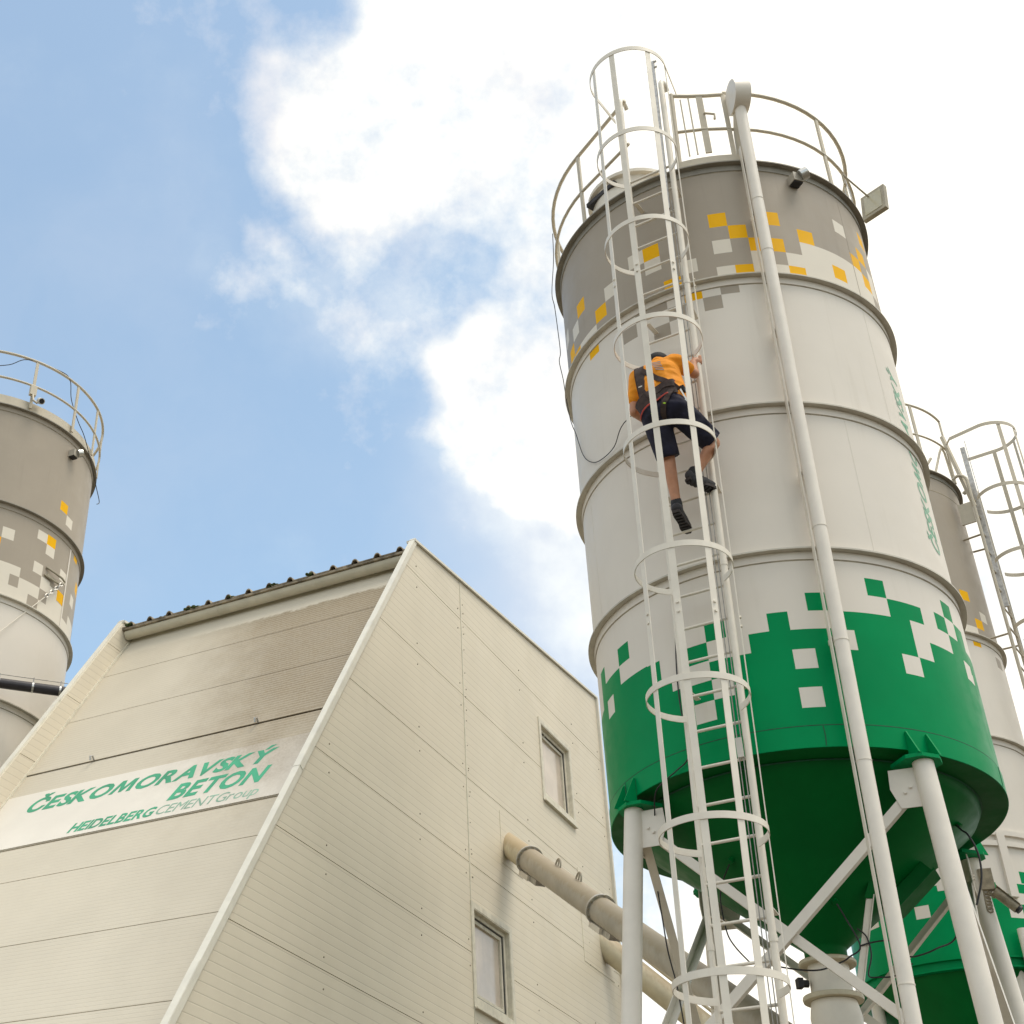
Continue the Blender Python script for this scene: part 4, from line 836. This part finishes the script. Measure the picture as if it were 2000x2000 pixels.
J=dict(neck=(-.012,.27,9.485),head=(-.060,.130,9.575),RS=(.150,.30,9.405),LS=(-.190,.325,9.36),RE=(.245,.17,9.33),RH=(.205,.035,9.565),LE=(-.250,.335,9.02),LH=(-.205,.035,9.06),
 ch=(-.02,.325,9.29),wa=(.04,.375,9.03),pe=(.03,.395,8.89),LHp=(-.060,.395,8.87),RHp=(.120,.395,8.86),LK=(-.05,.245,8.535),LA=(-.052,.185,8.10),RK=(.288,.11,8.635),RA=(.125,.195,8.325))
J={k:Wp(*v) for k,v in J.items()}
mb=MB()
for a,b,ra,rb in (('RS','RE',.052,.042),('RE','RH',.042,.028),('LS','LE',.052,.042),('LE','LH',.042,.028),('LHp','LK',.085,.056),('LK','LA',.056,.036),('RHp','RK',.085,.056),('RK','RA',.056,.036),('neck','head',.055,.06)): capsule(mb,J[a],J[b],ra,rb)
for a,b,off in (('LK','LA',PN*.022),('RK','RA',PN*.016+PT*.012)):   # calves
    p,q=J[a],J[b]; capsule(mb,p+(q-p)*.18+off,p+(q-p)*.42+off,.046,.040); capsule(mb,p+(q-p)*.42+off,p+(q-p)*.75,.040,.030)
for s_ in (-1,1): capsule(mb,J['ch']+PT*.06*s_,J['pe']+PT*.05*s_,.10,.10)
capsule(mb,J['LS'],J['RS'],.055,.055)
h=J['head']; capsule(mb,h-ZV*.03+PN*.01,h+ZV*.035+PN*.012,.078,.086); capsule(mb,h-ZV*.06-PN*.045,h-ZV*.02-PN*.05,.045,.05)
capsule(mb,h-PN*.098-ZV*.01,h-PN*.105-ZV*.03,.010,.013)                                   # nose
for s_ in (-1,1): capsule(mb,h+PT*.085*s_+ZV*.0,h+PT*.088*s_-ZV*.03,.014,.011)             # ears
capsule(mb,h-PN*.092-ZV*.062-PT*.016,h-PN*.092-ZV*.062+PT*.016,.009,.009)                  # mouth
for s_ in (-1,1): capsule(mb,h-PN*.088+PT*.030*s_+ZV*.012,h-PN*.090+PT*.034*s_+ZV*.012,.012,.012)
# hands closed round the two side tubes of the ladder, five fingers each
def hand(w,grip,side):
    w,grip=V(w),V(grip); f=(grip-w).normalized(); capsule(mb,w,w+(grip-w)*.62,.030,.034)
    kn=w+(grip-w)*.60; upv=ZV
    for i,(dz,ln) in enumerate(((.036,.95),(.013,1.05),(-.011,1.0),(-.034,.82))):
        a=kn+upv*dz+PT*side*.012; b=grip+upv*dz*.95+PT*side*.036+PN*.006; c=grip+upv*dz*.9+PT*side*.022-PN*.034*ln; e=grip+upv*dz*.85-PT*side*.014-PN*.036*ln
        capsule(mb,a,b,.0105,.0098,8); capsule(mb,b,c,.0098,.009,8); capsule(mb,c,e,.009,.008,8)
    a=kn+upv*.03-PT*side*.022; b=grip+upv*.046-PT*side*.030+PN*.008; c=grip+upv*.03-PT*side*.033-PN*.024
    capsule(mb,a,b,.0125,.011,8); capsule(mb,b,c,.011,.009,8)
hand(J['RH'],LA.p(.2,0,9.60),1); hand(J['LH'],LA.p(-.2,0,9.08),-1)
body=fuse(mb,.0095,3)
per=thing('person',Wp(0,.2,7.98),'worker in orange shirt and dark shorts with safety harness climbing inside the ladder cage','person')
body.build('body',['skin'],per,smooth=180)
def wrinkle(amp,fx):
    def f(v):
        k=math.sin(v.z*fx+v.x*9)*math.sin(v.z*fx*.43+v.y*17+1.3)*.6; a_=v.x*.8+v.z*.6; k+=1.-2.2*abs(mnoise.noise(V((v.x*7,v.y*7,v.z*15+a_*6)))); return v+PN*k*amp*.8+PT*k*amp*.3
    return f
mb=MB()
for s_ in (-1,1):
    capsule(mb,J['ch']+PT*.075*s_+ZV*.02,J['wa']+PT*.065*s_,.115,.118); capsule(mb,J['wa']+PT*.065*s_,J['pe']+PT*.07*s_+ZV*.06,.115,.118)
capsule(mb,J['LS']+PT*.02,J['RS']-PT*.02,.085,.082); capsule(mb,J['neck']-ZV*.02,J['ch'],.075,.12)
for a,b,k in (('RS','RE',.56),('LS','LE',.62)):
    p,q=J[a],J[b]; capsule(mb,p,p+(q-p)*k,.075,.066)
shirt=fuse(mb,.012,3,wrinkle(.0075,42)); so_=shirt.build('tshirt',['shirt'],per,smooth=180)
mb=MB()
for s_ in (-1,1): capsule(mb,J['pe']+PT*.055*s_+ZV*.05,J['pe']+PT*.07*s_-ZV*.03+PN*.015,.120,.122)
for a,b,k in (('LHp','LK',.97),('RHp','RK',.93)):
    p,q=J[a],J[b]; capsule(mb,p+PN*.01,p+(q-p)*k,.118,.098)
shorts=fuse(mb,.012,3,wrinkle(.010,34))
def hem(m_,p,q,k,rad):      # cut a sleeve or trouser leg off square
    d_=(q-p).normalized(); c_=p+(q-p)*k; out=[]
    for v in m_.v:
        v=V(v); r=v-c_; t_=r.dot(d_)
        if t_>0 and (r-d_*t_).length<rad: v=v-d_*t_*.97
        out.append(tuple(v))
    m_.v=out
hem(shorts,J['LHp'],J['LK'],1.0,.2); hem(shorts,J['RHp'],J['RK'],.95,.2)
sh_=shorts.build('shorts',['shorts'],per,smooth=180)
# cap and shoes
mb=MB(); mb.sphere(h+ZV*.032+PN*.012,(.098,.098,.085),18,12); mb.build('cap',['hair'],per,smooth=180)
def shoe(an,heel,toe):
    an,heel,toe=Wp(*an),Wp(*heel),Wp(*toe); m_=MB()
    capsule(m_,an,heel+ZV*.03,.047,.046); capsule(m_,heel+ZV*.025,toe+ZV*.014,.043,.038); capsule(m_,an-ZV*.03,toe+(heel-toe)*.35+ZV*.025,.044,.040)
    o=fuse(m_,.008,3).build('shoe',['shoe'],per,smooth=180)
    m_=MB(); d=(toe-heel).normalized(); sd=d.cross(ZV).normalized(); u_=sd.cross(d)
    prof_=[(-.045,-.028),(-.045,.028),(.02,.036),(.12,.032),(.19,.044),(.25,.040),(.285,.018),(.285,-.018),(.25,-.040),(.19,-.044),(.12,-.032),(.02,-.036)]
    L_s=(toe-heel).length; m_.prism([(a_*L_s/.25,b_) for a_,b_ in prof_],heel-u_*.036,d,sd,u_,.026); s2=m_.build('sole',['sole'],o,smooth=0)
    for q in range(7):
        m_=MB(); c=heel+d*(-.02+q*.042)*L_s/.25-u_*.040; m_.box(c,d,sd,u_,.011,.030,.006); m_.build('tread_bar',['shoe'],o,smooth=0)
    m_=MB(); capsule(m_,an+ZV*.02,an+ZV*.065,.046,.044); m_.build('sock',['hair'],o,smooth=180)
shoe((-.052,.185,8.075),(-.050,.205,8.035),(-.066,-.035,8.020)); shoe((.125,.195,8.300),(.098,.205,8.300),(.196,.00,8.300))
# harness: webbing laid onto the clothes by casting onto them
bv=BVHTree.FromPolygons([V(v) for v in shirt.v]+[V(v) for v in shorts.v],list(shirt.f)+[tuple(i+len(shirt.v) for i in f) for f in shorts.f])
def onto(x,z,lift=.007):
    o=Wp(x,1.2,z); hit=bv.ray_cast(o,-PN)
    if hit[0] is None: return Wp(x,.4,z),PN.copy()
    return hit[0]+PN*lift,hit[1]
def web(path,w_,mat,name,parent,th=.006,lift=.007,n=14):
    P=[V((a,0,b)) for a,b in path]; pts=[];wv=[];nv=[]
    for i in range(len(P)-1):
        for k in range(n+ (1 if i==len(P)-2 else 0)):
            q=P[i].lerp(P[i+1],k/n); p,nn=onto(q.x,q.z,lift); pts.append(p)
            dd_=(P[i+1]-P[i]).normalized(); d3=(PT*dd_.x+ZV*dd_.z); sd=PN.cross(d3).normalized(); wv.append(sd); nv.append(PN)
    for _ in range(2):
        pts=[pts[0]]+[(pts[i-1]+pts[i]*2+pts[i+1])/4+PN*.0012 for i in range(1,len(pts)-1)]+[pts[-1]]
    m_=MB(); m_.strip(pts,wv,nv,w_,th); return m_.build(name,[mat],parent,smooth=60)
hb_=web([(-.135,9.40),(-.115,9.18),(-.10,8.95)],.075,'harness','harness',per)
web([(-.165,9.40),(-.155,9.15),(-.15,8.97)],.034,'harness','shoulder_strap',hb_)
web([(-.11,9.33),(.03,9.17),(.14,9.05),(.19,8.98)],.045,'harness','back_strap',hb_)
web([(-.165,8.90),(-.05,8.955),(.05,9.00),(.175,9.02)],.15,'harness','waist_belt',hb_,lift=.010)
web([(-.16,8.825),(-.05,8.88),(.05,8.925),(.12,8.94)],.014,'red','belt_piping',hb_,lift=.014)
web([(.03,9.075),(.10,9.09),(.17,9.085)],.010,'red','belt_piping',hb_,lift=.016)
web([(.145,8.98),(.095,8.88),(.03,8.76)],.050,'harness','thigh_strap',hb_,lift=.010)
web([(-.05,8.96),(.06,9.035),(.17,9.03)],.040,'harness','belt_webbing',hb_,lift=.022)
web([(-.128,9.17),(-.122,9.09)],.032,'tag','label_tag',hb_,lift=.018,n=4)
for i in range(5): web([(-.035+.012*i,9.405-.028*i),(.055+.008*i,9.365-.030*i)],.008,'reflect','back_stripe',so_,th=.003,lift=.004,n=6)
web([(-.035,8.80),(-.028,8.77)],.022,'lime','lime_tab',sh_,lift=.012,n=3); web([(.06,8.855),(.09,8.835)],.010,'lime','lime_tab',sh_,lift=.012,n=3)
# wrench hanging at the right hip
wr=thing('wrench',Wp(.225,.42,8.86),'small steel open-ended wrench hanging at the climber\'s hip','wrench')
a,_=onto(.200,8.99,.015); b,_=onto(.232,8.88,.02)
mb=MB(); mb.beam(a,b,.012,.006,PN); mb.build('handle',['chrome'],wr,smooth=0)
d=(b-a).normalized(); sd=PN.cross(d).normalized(); mb=MB()
mb.prism([(-.012,-.02),(.012,-.02),(.030,.0),(.026,.028),(.012,.030),(.012,.010),(-.012,.010),(-.012,.030),(-.026,.028),(-.030,.0)],b+d*.012-PN*.004,sd,d,PN,.008); mb.build('jaw',['chrome'],wr,smooth=0)
mb=MB(); c=Wp(.205,.44,9.0); mb.box(c,PT,PN,ZV,.022,.02,.028); tp_=mb.build('tool_pouch',['hair'],per,smooth=0)
